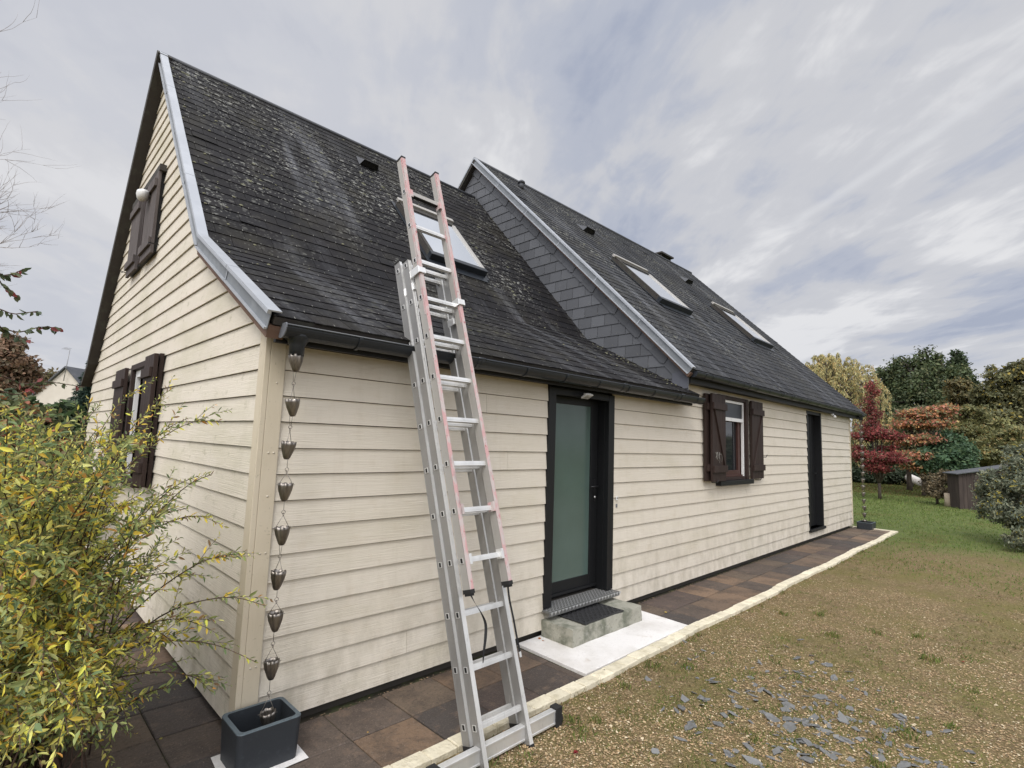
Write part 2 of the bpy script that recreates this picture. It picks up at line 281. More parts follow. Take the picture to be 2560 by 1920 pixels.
# ------------------------------------------------------------------ mesh helpers
class MB:
    def __init__(s): s.v = []; s.f = []; s.m = []; s.c = []; s.sm = []; s.mats = []; s.usecol = False
    def mi(s, m):
        if m not in s.mats: s.mats.append(m)
        return s.mats.index(m)
    def add(s, vs_, fs, m, col=None, smooth=False):
        o = len(s.v); s.v += [tuple(x) for x in vs_]; k = s.mi(m)
        for f in fs: s.f.append(tuple(i+o for i in f)); s.m.append(k); s.c.append(col or (1, 1, 1)); s.sm.append(smooth)
        if col: s.usecol = True
        return s
    def box(s, a, b, m, col=None, M=None):
        x0, y0, z0 = a; x1, y1, z1 = b
        vs_ = [Vector(p) for p in ((x0, y0, z0), (x1, y0, z0), (x1, y1, z0), (x0, y1, z0), (x0, y0, z1), (x1, y0, z1), (x1, y1, z1), (x0, y1, z1))]
        if M is not None: vs_ = [M @ p for p in vs_]
        return s.add(vs_, [(0, 3, 2, 1), (4, 5, 6, 7), (0, 1, 5, 4), (1, 2, 6, 5), (2, 3, 7, 6), (3, 0, 4, 7)], m, col)
    def poly(s, pts, off, m, col=None):
        """flat polygon extruded by vector off"""
        n = len(pts); off = Vector(off); P = [Vector(p) for p in pts]; vs_ = P + [p+off for p in P]
        fs = [tuple(range(n-1, -1, -1)), tuple(range(n, 2*n))] + [(i, (i+1) % n, n+(i+1) % n, n+i) for i in range(n)]
        return s.add(vs_, fs, m, col)
    def tube(s, path, r, m, seg=8, smooth=True, caps=True, col=None):
        P = [Vector(p) for p in path]; rings = []; n = len(P)
        rr = r if isinstance(r, (list, tuple)) else [r]*n
        a = None
        for i in range(n):
            d = (P[min(i+1, n-1)] - P[max(i-1, 0)]).normalized()
            if a is None: a = d.orthogonal().normalized()
            else: a = (a - d*a.dot(d)).normalized()
            b = d.cross(a)
            rings.append([P[i] + (a*math.cos(2*math.pi*k/seg)+b*math.sin(2*math.pi*k/seg))*rr[i] for k in range(seg)])
        vs_ = [p for rg in rings for p in rg]; fs = []
        for i in range(n-1):
            for k in range(seg): fs.append((i*seg+k, i*seg+(k+1) % seg, (i+1)*seg+(k+1) % seg, (i+1)*seg+k))
        if caps: fs.append(tuple(range(seg-1, -1, -1))); fs.append(tuple((n-1)*seg+k for k in range(seg)))
        return s.add(vs_, fs, m, col, smooth)
    def sweep(s, prof, x0, x1, m, closed=True, smooth=False):
        """profile of (y,z) points swept along X"""
        n = len(prof); vs_ = [(x0, y, z) for y, z in prof] + [(x1, y, z) for y, z in prof]
        rng = range(n if closed else n-1)
        fs = [(i, (i+1) % n, n+(i+1) % n, n+i) for i in rng]
        if closed: fs += [tuple(range(n)), tuple(range(2*n-1, n-1, -1))]
        return s.add(vs_, fs, m, None, smooth)
    def build(s, name, parent=None, loc=None, bevel=0):
        me = bpy.data.meshes.new(name); me.from_pydata(s.v, [], s.f)
        for m in s.mats: me.materials.append(MATS[m])
        me.polygons.foreach_set('material_index', s.m); me.polygons.foreach_set('use_smooth', s.sm)
        if s.usecol:
            ca = me.color_attributes.new('Col', 'FLOAT_COLOR', 'CORNER'); arr = []
            for f, c in zip(s.f, s.c): arr += [c[0], c[1], c[2], 1.0]*len(f)
            ca.data.foreach_set('color', arr)
        me.update()
        o = bpy.data.objects.new(name, me); COL.objects.link(o)
        if loc is not None: o.location = loc
        if parent is not None: o.parent = parent
        if bevel:
            bv = o.modifiers.new('bevel', 'BEVEL'); bv.width = bevel; bv.segments = 2; bv.limit_method = 'ANGLE'; bv.angle_limit = R(50)
        return o
def tag(o, label=None, cat=None, group=None, kind=None):
    if label: o['label'] = label
    if cat: o['category'] = cat
    if group: o['group'] = group
    if kind: o['kind'] = kind
    return o
def thing(name, label, cat, loc=(0, 0, 0), rz=0, group=None):
    o = bpy.data.objects.new(name, None); COL.objects.link(o); o.location = loc; o.rotation_euler = (0, 0, rz); o.empty_display_size = .1
    return tag(o, label, cat, group)
def copy_tree(o, parent=None):
    c = o.copy(); COL.objects.link(c)
    if parent is not None: c.parent = parent
    for ch in list(o.children): copy_tree(ch, c)
    return c
rnd = random.Random(7)
# ================================================================== HOUSE
house = thing('house', 'cream weatherboarded house with two steep slate roofs and black gutters', 'house', (0, 0, 0))
E_ = .155; L = 13.2; W = 7.5; X1 = 4.95
YR = 4.065
P1 = [(-.25, 2.275), (1.42, 3.15), (YR, 6.13)]       # lower roof, front slope (eave, kink, ridge)
P1R = [(YR, 6.13), (7.15, 2.66), (7.75, 2.34)]       # rear slope
P2 = [(-.25, 2.58), (YR, 6.88)]
P2R = [(YR, 6.88), (7.9, 3.05)]
def prof_y(front, z):
    """y where the roof underside crosses height z"""
    P = P1 if front else list(reversed(P1R))
    zo = z+.06
    for (ya, za), (yb, zb) in zip(P, P[1:]):
        if za <= zo <= zb: return ya+(yb-ya)*(zo-za)/(zb-za)
    return P[0][0] if zo < P[0][1] else P[-1][0]
def lap_front(mb, x0, x1, zt, opens, m='siding', seed=1):
    r = random.Random(seed); k = 0
    while k*E_ < zt:
        za, zb = k*E_, min((k+1)*E_, zt)
        cuts = sorted({x0, x1} | {c for o in opens for c in (o[0], o[1]) if x0 < c < x1})
        j = x0 + r.uniform(.8, 3.6)
        while j < x1-.3:
            if all(not (o[0]-.1 < j < o[1]+.1) for o in opens): cuts.append(j)
            j += 3.6
        cuts.sort()
        for a, b in zip(cuts, cuts[1:]):
            mid = (a+b)/2; segs = [(za, zb)]
            for o in opens:
                if o[0] < mid < o[1]:
                    ns = []
                    for s0, s1 in segs:
                        if o[3] <= s0 or o[2] >= s1: ns.append((s0, s1)); continue
                        if s0 < o[2]: ns.append((s0, o[2]))
                        if o[3] < s1: ns.append((o[3], s1))
                    segs = ns
            for s0, s1 in segs:
                ya = -(.024-.014*(s0-za)/E_); yb = -(.024-.014*(s1-za)/E_)
                a_, b_ = a+(.0012 if a not in (x0,) else 0), b-(.0012 if b not in (x1,) else 0)
                j2 = r.uniform(-.0008, .0008)
                if s0 == za and k: mb.add([(a_, -.0115, s0-.004), (b_, -.0115, s0-.004), (b_, -.0115, s0+.001), (a_, -.0115, s0+.001)], [(0, 1, 2, 3)], 'lap_shadow')
                mb.add([(a_, ya, s0+j2), (b_, ya, s0+j2), (b_, yb, s1), (a_, yb, s1), (a_, 0, s0+j2), (b_, 0, s0+j2), (b_, 0, s1), (a_, 0, s1)],
                       [(0, 1, 2, 3), (0, 4, 5, 1), (3, 2, 6, 7), (0, 3, 7, 4), (1, 5, 6, 2)], m)
        k += 1
# openings on the front wall: x0,x1,z0,z1
DOOR1 = (2.49, 3.54, .165, 2.30); WIN = (6.06, 7.06, 1.20, 2.37); DOOR2 = (10.03, 10.93, .17, 2.42)
mb = MB(); lap_front(mb, .09, X1, 2.24, [DOOR1], seed=3); lap_front(mb, X1, L-.03, 2.47, [WIN, DOOR2], seed=8)
front = mb.build('front_wall', house)
mb = MB()
def wall_with_holes(mb, x0, x1, z0, z1, ya, yb, opens, m):
    xs = sorted({x0, x1} | {c for o in opens for c in o[:2]})
    for a, b in zip(xs, xs[1:]):
        segs = [(z0, z1)]
        for o in opens:
            if o[0] < (a+b)/2 < o[1]: segs = [(z0, o[2]), (o[3], z1)]
        for s0, s1 in segs: 
            if s1 > s0: mb.box((a, ya, s0), (b, yb, s1), m)
wall_with_holes(mb, .02, X1, 0.0, 2.24, .0015, .16, [DOOR1], 'foundation'); wall_with_holes(mb, X1+.001, L-.02, 0.0, 2.49, .0015, .16, [WIN, DOOR2], 'foundation')
mb.box((.05, .05, -.3), (L-.05, W-.05, -.001), 'foundation')
mb.box((.02, W-.1, 0), (L-.02, W, 2.6), 'siding')
mb.build('wall_core', house)
# gable siding
mb = MB(); k = 0; WG = (3.06, 4.0, 1.12, 2.32)
while k*E_ < 6.0:
    za, zb = k*E_, (k+1)*E_
    a0, a1 = max(prof_y(True, za)+.0, .066), max(prof_y(True, zb), .066)
    b0, b1 = min(prof_y(False, za), W-.02), min(prof_y(False, zb), W-.02)
    if b0-a0 < .05: break
    if b1 < a1: a1 = b1 = (a1+b1)/2
    spans = [((a0, a1), (b0, b1))]
    if za < WG[3] and zb > WG[2]: spans = [((a0, a1), (WG[0], WG[0])), ((WG[1], WG[1]), (b0, b1))]
    for (p0, p1), (q0, q1) in spans:
        jn = [(p0, p1)]; j = p0+rnd.uniform(.6, 3.0)
        while j < min(q0, q1)-.3:
            if j > max(p0, p1)+.2: jn.append((j, j))
            j += 3.6
        jn.append((q0, q1))
        for (s0, s1), (t0, t1) in zip(jn, jn[1:]):
            g = .0012
            if k: mb.add([(-.0118, s0+g, za-.004), (-.0118, t0-g, za-.004), (-.0118, t0-g, za+.001), (-.0118, s0+g, za+.001)], [(0, 3, 2, 1)], 'lap_shadow')
            mb.add([(-.024, s0+g, za), (-.024, t0-g, za), (-.010, t1-g, zb), (-.010, s1+g, zb), (0, s0+g, za), (0, t0-g, za), (0, t1-g, zb), (0, s1+g, zb)],
                   [(0, 3, 2, 1), (0, 1, 5, 4), (3, 7, 6, 2), (0, 4, 7, 3), (1, 2, 6, 5)], 'siding_side')
    k += 1
mb.build('gable_wall', house)
mb = MB()
pts = [(.0015, .1, 0), (.0015, WG[0], 0), (.0015, WG[0], 2.8), (.0015, .6, 2.62), (.0015, .1, 2.3)]
mb.poly(pts, (.12, 0, 0), 'foundation')
mb.build('gable_core', house); mb = MB()
mb.poly([(.0015, WG[1], 0), (.0015, W-.1, 0), (.0015, W-.1, 2.2), (.0015, 6.9, 2.8), (.0015, WG[1], 2.8)], (.12, 0, 0), 'foundation')
mb.poly([(.0015, WG[0], 0), (.0015, WG[1], 0), (.0015, WG[1], WG[2]), (.0015, WG[0], WG[2])], (.12, 0, 0), 'foundation')
mb.poly([(.0015, WG[0], WG[3]), (.0015, WG[1], WG[3]), (.0015, WG[1], 2.8), (.0015, WG[0], 2.8)], (.12, 0, 0), 'foundation')
mb.poly([(.0015, 1.2, 2.8), (.0015, 6.9, 2.8), (.0015, YR, 6.0), (.0015, 1.5, 3.12)], (.12, 0, 0), 'foundation')
mb.build('gable_core', house); mb = MB()
mb.box((L-.12, .1, 0), (L-.0015, W-.1, 2.9), 'siding_side'); mb.poly([(L-.0015, .1, 2.9), (L-.0015, W-.1, 2.9), (L-.0015, YR, 6.75)], (-.12, 0, 0), 'siding_side')
mb.build('gable_core', house)
# corner boards
mb = MB(); mb.box((-.002, -.034, 0), (.087, -.001, 2.27), 'trim_cream'); mb.build('corner_trim', house, bevel=.003)
mb = MB(); mb.box((-.034, -.0345, 0), (-.003, .064, 2.29), 'trim_cream'); mb.build('corner_trim', house, bevel=.003)
mb = MB(); mb.box((L-.032, -.031, 0), (L+.02, .06, 2.45), 'trim_cream'); mb.build('corner_trim', house, bevel=.003)
# screw plugs on the corner board
for z in (.33, .95, 1.27, 1.52, 1.93):
    for x in ((.045,) if rnd.random() < .5 else (.03, .06)):
        mb = MB(); mb.tube([(x, -.034, z), (x, -.0365, z)], .006, 'siding_side', 8); mb.build('screw_plug', house)
# ---------------------------------------------------------------- roofs
def seg_frame(a, b):
    d = Vector((0, b[0]-a[0], b[1]-a[1])); ln = d.length; d /= ln; n = Vector((1, 0, 0)).cross(d)
    if n.z < 0: n = -n
    return d, n, ln
def tiles(mb, x0, x1, segs, m, expo=.148, tw=.235, seed=1, skip=None, hooks=True):
    r = random.Random(seed); row = 0; 
    for si, (a, b) in enumerate(segs):
        d, n, ln = seg_frame(a, b); rows = max(1, round(ln/(expo if ln > 2.5 else .185))); ex = ln/rows
        for k in range(rows):
            x = x0 - (tw/2 if row % 2 else 0); row += 1; base = k*ex
            while x < x1:
                xa, xb = max(x, x0), min(x+tw, x1); x += tw
                if xb-xa < .01: continue
                pc = Vector((0, a[0], a[1])) + d*(base+ex/2)
                if skip and any(s[0] < (xa+xb)/2 < s[1] and s[2] < pc.y < s[3] for s in skip): continue
                lift = r.uniform(0, .0035)+(.008 if r.random() < .012 else 0); sag = r.uniform(-.004, .004)-(.03 if r.random() < .004 else 0); g = .0018
                ov = ex*1.18 if k < rows-1 else ex
                p = []
                for (xx, t, hh) in ((xa+g, base-.004+sag, .0095+lift), (xb-g, base-.004+sag+r.uniform(-.002, .002), .0095+lift*r.random()), (xb-g, base+ov, .003), (xa+g, base+ov, .003)):
                    p.append(Vector((xx, a[0], a[1])) + d*t + n*hh)
                lo_ = [q - n*.0065 for q in p]
                sh = r.uniform(.72, 1.28); tint = r.uniform(-.05, .05)
                mb.add(p+lo_, [(0, 1, 2, 3), (0, 4, 5, 1), (1, 5, 6, 2), (3, 7, 4, 0)], m, (sh*(1+tint), sh, sh*(1-tint)))
                if hooks and xb-xa > tw*.7:
                    hx = (xa+xb)/2 + r.uniform(-.006, .006); q0 = Vector((hx, a[0], a[1])) + d*(base-.008+sag) + n*.0115
                    ml = r.uniform(.012, .026)
                    mb.add([q0+Vector((-.002, 0, 0)), q0+Vector((.002, 0, 0)), q0+Vector((.002, 0, 0))+d*ml+n*.003, q0+Vector((-.002, 0, 0))+d*ml+n*.003], [(0, 1, 2, 3)], 'hook', (1, 1, 1))
def deck(mb, x0, x1, a, b, th, m):
    d, n, ln = seg_frame(a, b); A = Vector((0, a[0], a[1])); B = Vector((0, b[0], b[1]))
    q = [A, B, B-n*th, A-n*th]
    mb.add([(x0, p.y, p.z) for p in q]+[(x1, p.y, p.z) for p in q], [(0, 1, 2, 3), (7, 6, 5, 4), (0, 4, 5, 1), (1, 5, 6, 2), (2, 6, 7, 3), (3, 7, 4, 0)], m)
XA = -.085; XB = 5.06; XC = 4.86; XD = 13.55
SK1 = (2.50, 3.42, 2.03, 2.86); SK2 = (6.52, 7.62, 1.18, 2.12); SK3 = (10.45, 11.55, 1.15, 2.08)
mb = MB()
tiles(mb, XA, XB, [(P1[0], P1[1]), (P1[1], P1[2])], 'slate', seed=11, skip=[SK1])
deck(mb, XA+.01, XB-.005, P1[0], P1[1], .045, 'dark_wood_board'); deck(mb, XA+.01, 5.2, P1[1], P1[2], .06, 'dark_wood_board')
deck(mb, XA+.01, 5.2, (YR, 6.128), P1R[1], .06, 'dark_wood_board'); deck(mb, XA+.01, 5.2, P1R[1], P1R[2], .05, 'dark_wood_board')
tiles(mb, XA, XB, [(P1R[2], P1R[1]), (P1R[1], P1R[0])], 'slate', seed=12, hooks=False)
mb.tube([(XA-.02, YR, 6.145), (4.9, YR, 6.145)], .026, 'far_slate', 8)
roof1 = mb.build('roof', house); tag(roof1, 'lower near roof of dark slates spotted with pale lichen')
mb = MB()
tiles(mb, XC, XD, [(P2[0], P2[1])], 'slate_grey', seed=21, skip=[SK2, SK3])
deck(mb, XC+.01, XD-.01, P2[0], P2[1], .06, 'dark_wood_board'); deck(mb, XC+.01, XD-.01, (YR, 6.878), P2R[1], .06, 'dark_wood_board')
tiles(mb, XC, XD, [(P2R[1], P2R[0])], 'slate_grey', seed=22, hooks=False)
mb.tube([(XC-.02, YR, 6.895), (XD, YR, 6.895)], .03, 'far_slate', 8)
roof2 = mb.build('roof', house); tag(roof2, 'higher far roof of grey slates with two roof windows')
# moss cushions on the lower roof
def moss(front, pts, seed):
    r = random.Random(seed); mb = MB()
    for x, y, s in pts:
        P = front
        for a, b in zip(P, P[1:]):
            if a[0] <= y <= b[0]:
                d, n, ln = seg_frame(a, b); t = (y-a[0])/(b[0]-a[0])*ln
                c = Vector((x, a[0], a[1]))+d*t+n*.012
                seg = 7
                ring = [c + Vector((1, 0, 0))*math.cos(6.283*i/seg)*s*r.uniform(.6, 1.3) + d*math.sin(6.283*i/seg)*s*.6*r.uniform(.6, 1.3) for i in range(seg)]
                ring2 = [c+(p-c)*.5+n*s*.35 for p in ring]
                mb.add(ring+ring2+[c+n*s*.42], [(i, (i+1) % seg, seg+(i+1) % seg, seg+i) for i in range(seg)]+[(seg+i, seg+(i+1) % seg, 2*seg) for i in range(seg)], 'moss', None, True)
    return mb
r = random.Random(5)
pts = [(r.uniform(-.02, .35), r.uniform(.9, 3.9), r.uniform(.008, .02)) for _ in range(34)] + [(r.uniform(.1, 4.8), r.uniform(0, 4), r.uniform(.006, .018)) for _ in range(90)] + [(4.9-r.random()*.4, r.uniform(-.1, 1.2), r.uniform(.008, .02)) for _ in range(40)]
tag(moss(P1, pts, 1).build('moss', roof1), kind='stuff')
# zinc rake flashings
def rake(x, P, name_, label=None, flip=1, pieces=1.0, h=.075, w=.055):
    mb = MB()
    for a, b in zip(P, P[1:]):
        d, n, ln = seg_frame(a, b); k = max(1, round(ln/pieces)); A = Vector((x, a[0], a[1]))
        for i in range(k):
            t0, t1 = ln*i/k, ln*(i+1)/k
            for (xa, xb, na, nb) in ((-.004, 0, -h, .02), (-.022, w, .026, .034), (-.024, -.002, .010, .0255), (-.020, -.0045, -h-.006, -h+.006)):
                e = .0015*(i % 2)
                q = [A+d*(t0-(.012 if i else 0))+Vector((flip*(xa-e), 0, 0))+n*(na), A+d*t1+Vector((flip*(xa-e), 0, 0))+n*na]
                q2 = [p+Vector((flip*(xb-xa), 0, 0)) for p in q]; nn = n*(nb-na+e); zm = 'zinc_recess_shade' if na == -h else 'zinc'
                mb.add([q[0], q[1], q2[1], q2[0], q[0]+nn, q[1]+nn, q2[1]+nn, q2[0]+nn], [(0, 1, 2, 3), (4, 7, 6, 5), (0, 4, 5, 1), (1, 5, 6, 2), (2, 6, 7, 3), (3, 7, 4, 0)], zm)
            # joint strap
            if i:
                p = A+d*t0
                mb.add([p+Vector((flip*-.0085, 0, 0))+n*(-h-.002)-d*.008, p+Vector((flip*-.0085, 0, 0))+n*(-h-.002)+d*.008, p+Vector((flip*-.0085, 0, 0))+n*.006+d*.008, p+Vector((flip*-.0085, 0, 0))+n*.006-d*.008], [(0, 1, 2, 3)], 'zinc')
    o = mb.build(name_, house)
    if label: tag(o, label)
    return o
rake(XA-.012, P1, 'rake_flashing', 'zinc rake flashing with a kink above the near gable')
rake(XC-.008, P2, 'rake_flashing', 'straight zinc rake flashing on the edge of the higher roof')
mb = MB()
deck(mb, XA-.008, .0, (P1[0][0]+.03, P1[0][1]-.045), (P1[1][0]+.02, P1[1][1]-.05), .075, 'brown_board'); deck(mb, XA-.005, -.001, (P1[1][0]+.02, P1[1][1]-.06), (YR, 6.06), .06, 'brown_board')
mb.build('barge_board', house)
mb = MB()
deck(mb, XA-.06, -.0, (YR, 6.17), P1R[1], .10, 'dark_wood_board'); deck(mb, XA-.05, -.0, P1R[1], P1R[2], .07, 'dark_wood_board'); mb.build('barge_board', house)
mb = MB(); deck(mb, XC-.004, X1-.032, (P2[0][0]+.02, P2[0][1]-.045), (YR, 6.83), .062, 'brown_board')
deck(mb, XC-.02, X1, (YR, 6.91), (6.0, 4.98), .075, 'dark_wood_board'); mb.build('barge_board', house)
mb = MB(); deck(mb, XC-.028, XC+.03, (YR, 6.915), (6.0, 4.985), .03, 'zinc'); mb.build('rake_flashing', house)
# ---------------------------------------------------------------- slate cheek between the two roofs
def clip(poly, a, b, c):     # keep a*y+b*z<=c
    out = []
    for i in range(len(poly)):
        p, q = poly[i], poly[(i+1) % len(poly)]; fp, fq = a*p[0]+b*p[1]-c, a*q[0]+b*q[1]-c
        if fp <= 0: out.append(p)
        if fp*fq < 0:
            t = fp/(fp-fq); out.append((p[0]+(q[0]-p[0])*t, p[1]+(q[1]-p[1])*t))
    return out
mb = MB(); s2 = (P2[1][1]-P2[0][1])/(P2[1][0]-P2[0][0]); c2 = P2[0][1]-s2*P2[0][0]      # z = s2*y + c2
s2r = (P2R[1][1]-P2R[0][1])/(P2R[1][0]-P2R[0][0]); c2r = P2R[0][1]-s2r*P2R[0][0]
mb.poly([(X1, -.02, 2.3), (X1, 7.7, 2.3), (X1, 7.7, s2r*7.7+c2r-.07), (X1, YR, 6.80), (X1, -.02, c2-.07)], (.08, 0, 0), 'foundation')
r = random.Random(3); ex = .165; tw = .235; z = 2.33; row = 0
while z < 6.85:
    y = -.3 - (tw/2 if row % 2 else 0)
    while y < 6.2:
        q = [(y+.003, z-.004), (y+tw-.003, z-.004), (y+tw-.003, z+ex-.003), (y+.003, z+ex-.003)]
        q = clip(q, -s2, 1, c2-.07-.165*math.sqrt(1+s2*s2)+.01); q = clip(q, -1, 0, .16) if q else q
        q = clip(q, -s2r, 1, c2r-.12) if q else q
        y += tw
        if len(q) < 3: continue
        sh = r.uniform(.8, 1.2)
        pts_ = [(X1-.016+.010*(pz-z)/ex-r.random()*.001, py, pz) for py, pz in q]
        mb.poly(pts_, (.006, 0, 0), 'slate_cheek', (.090*sh, .094*sh, .104*sh))
    z += ex; row += 1
# border band of slates turned to follow the rake
d, n, ln = seg_frame(P2[0], P2[1]); t = -.02; A = Vector((0, P2[0][0]+.1, P2[0][1]+.1*s2))
kk = 0
while t < ln-.25:
    w_ = .27; sh = r.uniform(.8, 1.2)
    base = A + d*t - n*.065
    pts_ = [base + d*0 , base+d*(w_-.002), base+d*(w_-.002)-n*.17, base+d*.03-n*.175, base+d*(-.02)-n*.15]
    xo = X1-.026-.004*(kk % 2)
    mb.poly([(xo+(i in (1, 2))*.006, p.y, p.z) for i, p in enumerate(pts_)], (.006, 0, 0), 'slate_cheek', (.088*sh, .092*sh, .102*sh))
    t += w_; kk += 1
mb.poly([(X1-.03, -.155, 2.36), (X1-.03, .05, 2.34), (X1-.03, .05, 2.55), (X1-.03, -.17, 2.60)], (.03, 0, 0), 'slate_cheek', (.095, .10, .12))
d_, n_, ln_ = seg_frame(P2R[0], P2R[1])
cheek = mb.build('slate_cheek', house)
mb = MB()
for z in range(26):
    zz = 2.36+z*ex; 
    y0 = (zz-c2)/s2+.3
    yy = y0
    while yy < y0+1.6:
        mb.box((X1-.020, yy, zz-.012), (X1-.018, yy+.004, zz+.004), 'hook'); yy += tw
tag(mb.build('slate_hook', cheek), kind='stuff')
# ---------------------------------------------------------------- gutters
def gutter(x0, x1, yc, zc_, rr, joints, label, capL=True, capR=True):
    th = .004
    def half(r_, n_=14): return [(yc+r_*math.cos(math.pi+math.pi*i/n_), zc_+r_*math.sin(math.pi+math.pi*i/n_)) for i in range(n_+1)]
    mb = MB(); prof = half(rr)+list(reversed(half(rr-th)))
    mb.sweep(prof, x0, x1, 'gutter_plastic')
    mb.tube([(x0, yc-rr, zc_), (x1, yc-rr, zc_)], .007, 'gutter_plastic', 8)
    g = mb.build('gutter', house); tag(g, label)
    for p in g.data.polygons: pass
    for j in joints:
        m2 = MB(); m2.sweep(half(rr+.004)+list(reversed(half(rr+.0005))), j-.035, j+.035, 'gutter_plastic'); m2.tube([(j-.035, yc-rr, zc_+.001), (j+.035, yc-rr, zc_+.001)], .0105, 'gutter_plastic', 8)
        m2.build('gutter_joint', g)
    for flag, x, dx in ((capL, x0, -1), (capR, x1, 1)):
        if flag:
            m2 = MB(); hp = half(rr+.003)
            m2.poly([(x+dx*.0005, y, z_) for y, z_ in hp]+[(x+dx*.0005, yc+rr*.9, zc_+.012), (x+dx*.0005, yc-rr*.9, zc_+.012)], (dx*.006, 0, 0), 'gutter_cap' if x < 0 else 'gutter_plastic')
            m2.build('end_cap', g)
    x = x0+.45
    while x < x1:
        m2 = MB(); m2.sweep(half(rr+.006)+list(reversed(half(rr+.0045))), x-.012, x+.012, 'gutter_plastic'); x += .5
        m2.build('bracket', g)
    return g
g1 = gutter(-.02, 5.10, -.228, 2.236, .067, [1.42, 3.35, 4.55], 'black half round gutter under the lower roof')
g2 = gutter(4.93, 13.62, -.225, 2.555, .062, [5.2, 6.6, 8.0, 8.5, 9.2, 10.6, 12.0, 13.2], 'long black gutter under the higher roof')
def outlet(g, x, yc, zc_):
    mb = MB(); path = [(x, yc, zc_-.03), (x, yc, zc_-.055), (x, yc, zc_-.075), (x, yc, zc_-.10), (x, yc, zc_-.155)]
    mb.tube(path, [.080, .072, .055, .043, .041], 'gutter_plastic', 20)
    o = mb.build('gutter_outlet', g)
outlet(g1, .078, -.205, 2.215+.02); outlet(g2, 13.33, -.225, 2.555)
mb = MB(); mb.box((-.03, -.165, 2.150), (5.03, -.135, 2.29), 'fascia_black'); mb.box((-.0, -.134, 2.205), (X1-.01, -.022, 2.225), 'fascia_black'); mb.build('fascia_board', house)
mb = MB(); mb.box((X1+.03, -.165, 2.43), (13.5, -.135, 2.60), 'fascia_black'); mb.box((X1+.03, -.134, 2.44), (13.45, -.028, 2.46), 'fascia_black'); mb.build('fascia_board', house)
# ---------------------------------------------------------------- glazed front door
mb = MB(); x0, x1, z0, z1 = DOOR1
mb.box((x0, -.034, z0+.012), (x0+.10, .02, 2.149), 'door_black'); mb.box((x1-.10, -.034, z0+.012), (x1, .02, 2.149), 'door_black')
mb.box((x0+.10, -.03, 2.085), (x1-.10, .02, 2.149), 'door_black')
mb.box((x0+.06, .021, z0), (x0+.10, .20, 2.2), 'door_black'); mb.box((x1-.10, .021, z0), (x1-.06, .20, 2.2), 'door_black'); mb.box((x0+.10, .021, 2.10), (x1-.10, .20, 2.2), 'door_black')
mb.box((x0+.04, .2, z0), (x1-.04, .25, 2.3), 'fascia_black')
frame = mb.build('door_frame', house, bevel=.003)
lx0, lx1 = x0+.103, x1-.103
mb = MB(); mb.box((lx0, .105, .20), (lx0+.075, .16, 2.095), 'door_black'); mb.box((lx1-.115, .105, .20), (lx1, .16, 2.095), 'door_black')
mb.box((lx0+.075, .107, .20), (lx1-.115, .158, .325), 'door_black'); mb.box((lx0+.075, .107, 2.02), (lx1-.115, .158, 2.095), 'door_black')
mb.box((lx0, .09, .20), (lx1, .104, .225), 'door_black')
door = mb.build('door', house, bevel=.003); tag(door, 'black door with one tall frosted green glass pane')
mb = MB(); mb.box((lx0+.075, .118, .325), (lx1-.115, .14, 2.02), 'frosted_glass'); mb.build('pane', door)
mb = MB(); hx = lx1-.045
mb.box((hx-.018, .098, 1.04), (hx+.018, .105, 1.27), 'black_metal'); mb.tube([(hx, .104, 1.20), (hx, .055, 1.20), (hx-.12, .055, 1.20)], .009, 'black_metal', 8)
mb.tube([(hx, .105, 1.09), (hx, .092, 1.09)], .011, 'aluminium', 10); mb.build('handle', door)
# steel tread plate sill
mb = MB(); mb.box((x0-.01, -.105, .150), (x1+.01, .10, .166), 'dirty_steel'); mb.box((x0-.012, -.111, .126), (x1+.012, -.1055, .1665), 'dirty_steel')
yy = -.09; k = 0
while yy < .09:
    xx = x0+.02+(.022 if k % 2 else 0)
    while xx < x1-.02:
        M = Matrix.Translation((xx, yy, .1663)) @ Matrix.Rotation(R(45 if k % 2 else -45), 4, 'Z')
        mb.add([M @ Vector(p) for p in ((-.017, 0, 0), (0, -.0055, 0), (.017, 0, 0), (0, .0055, 0), (0, 0, .0022))], [(0, 1, 4), (1, 2, 4), (2, 3, 4), (3, 0, 4)], 'diamond_steel'); xx += .044
    yy += .022; k += 1
xx = x0
while xx < x1:
    mb.add([(xx, -.1115, .162), (xx+.042, -.1115, .162), (xx+.021, -.1115, .130), (xx+.021, -.116, .150)], [(0, 2, 3), (2, 1, 3), (1, 0, 3)], 'diamond_steel'); xx += .050
mb.build('threshold_plate', house)
# sensor lamp above the door
lamp = MB(); lamp.box((3.00, -.09, 2.105), (3.05, -.034, 2.13), 'white_pvc'); M = Matrix.Translation((2.965, -.105, 2.095)) @ Matrix.Rotation(R(-28), 4, 'X')
lamp.box((-.055, -.035, -.008), (.055, .04, .008), 'white_pvc', M=M); lo = lamp.build('floodlight', house, bevel=.003); tag(lo, 'small white floodlight above the glass door')
mb = MB(); M2 = M @ Matrix.Translation((0, 0, -.0085)); mb.box((-.045, -.028, -.002), (.045, .032, 0), 'sticker', M=M2); mb.build('lamp_glass', lo)
# small wall fixing beside the door
mb = MB(); mb.box((3.60, -.028, 1.06), (3.628, -.019, 1.10), 'white_pvc'); mb.tube([(3.614, -.030, 1.08), (3.614, -.027, 1.08)], .007, 'black_metal', 8); mb.build('wall_socket', house); mb = MB(); mb.box((3.602, -.027, .985), (3.622, -.019, 1.02), 'gutter_cap'); mb.build('wall_plate', house)
# camera at the far soffit
mb = MB(); mb.tube([(11.3, -.14, 2.43), (11.3, -.14, 2.40)], .03, 'white_pvc', 12); mb.tube([(11.33, -.16, 2.39), (11.25, -.20, 2.36)], .028, 'white_pvc', 12); mb.build('security_camera', house)
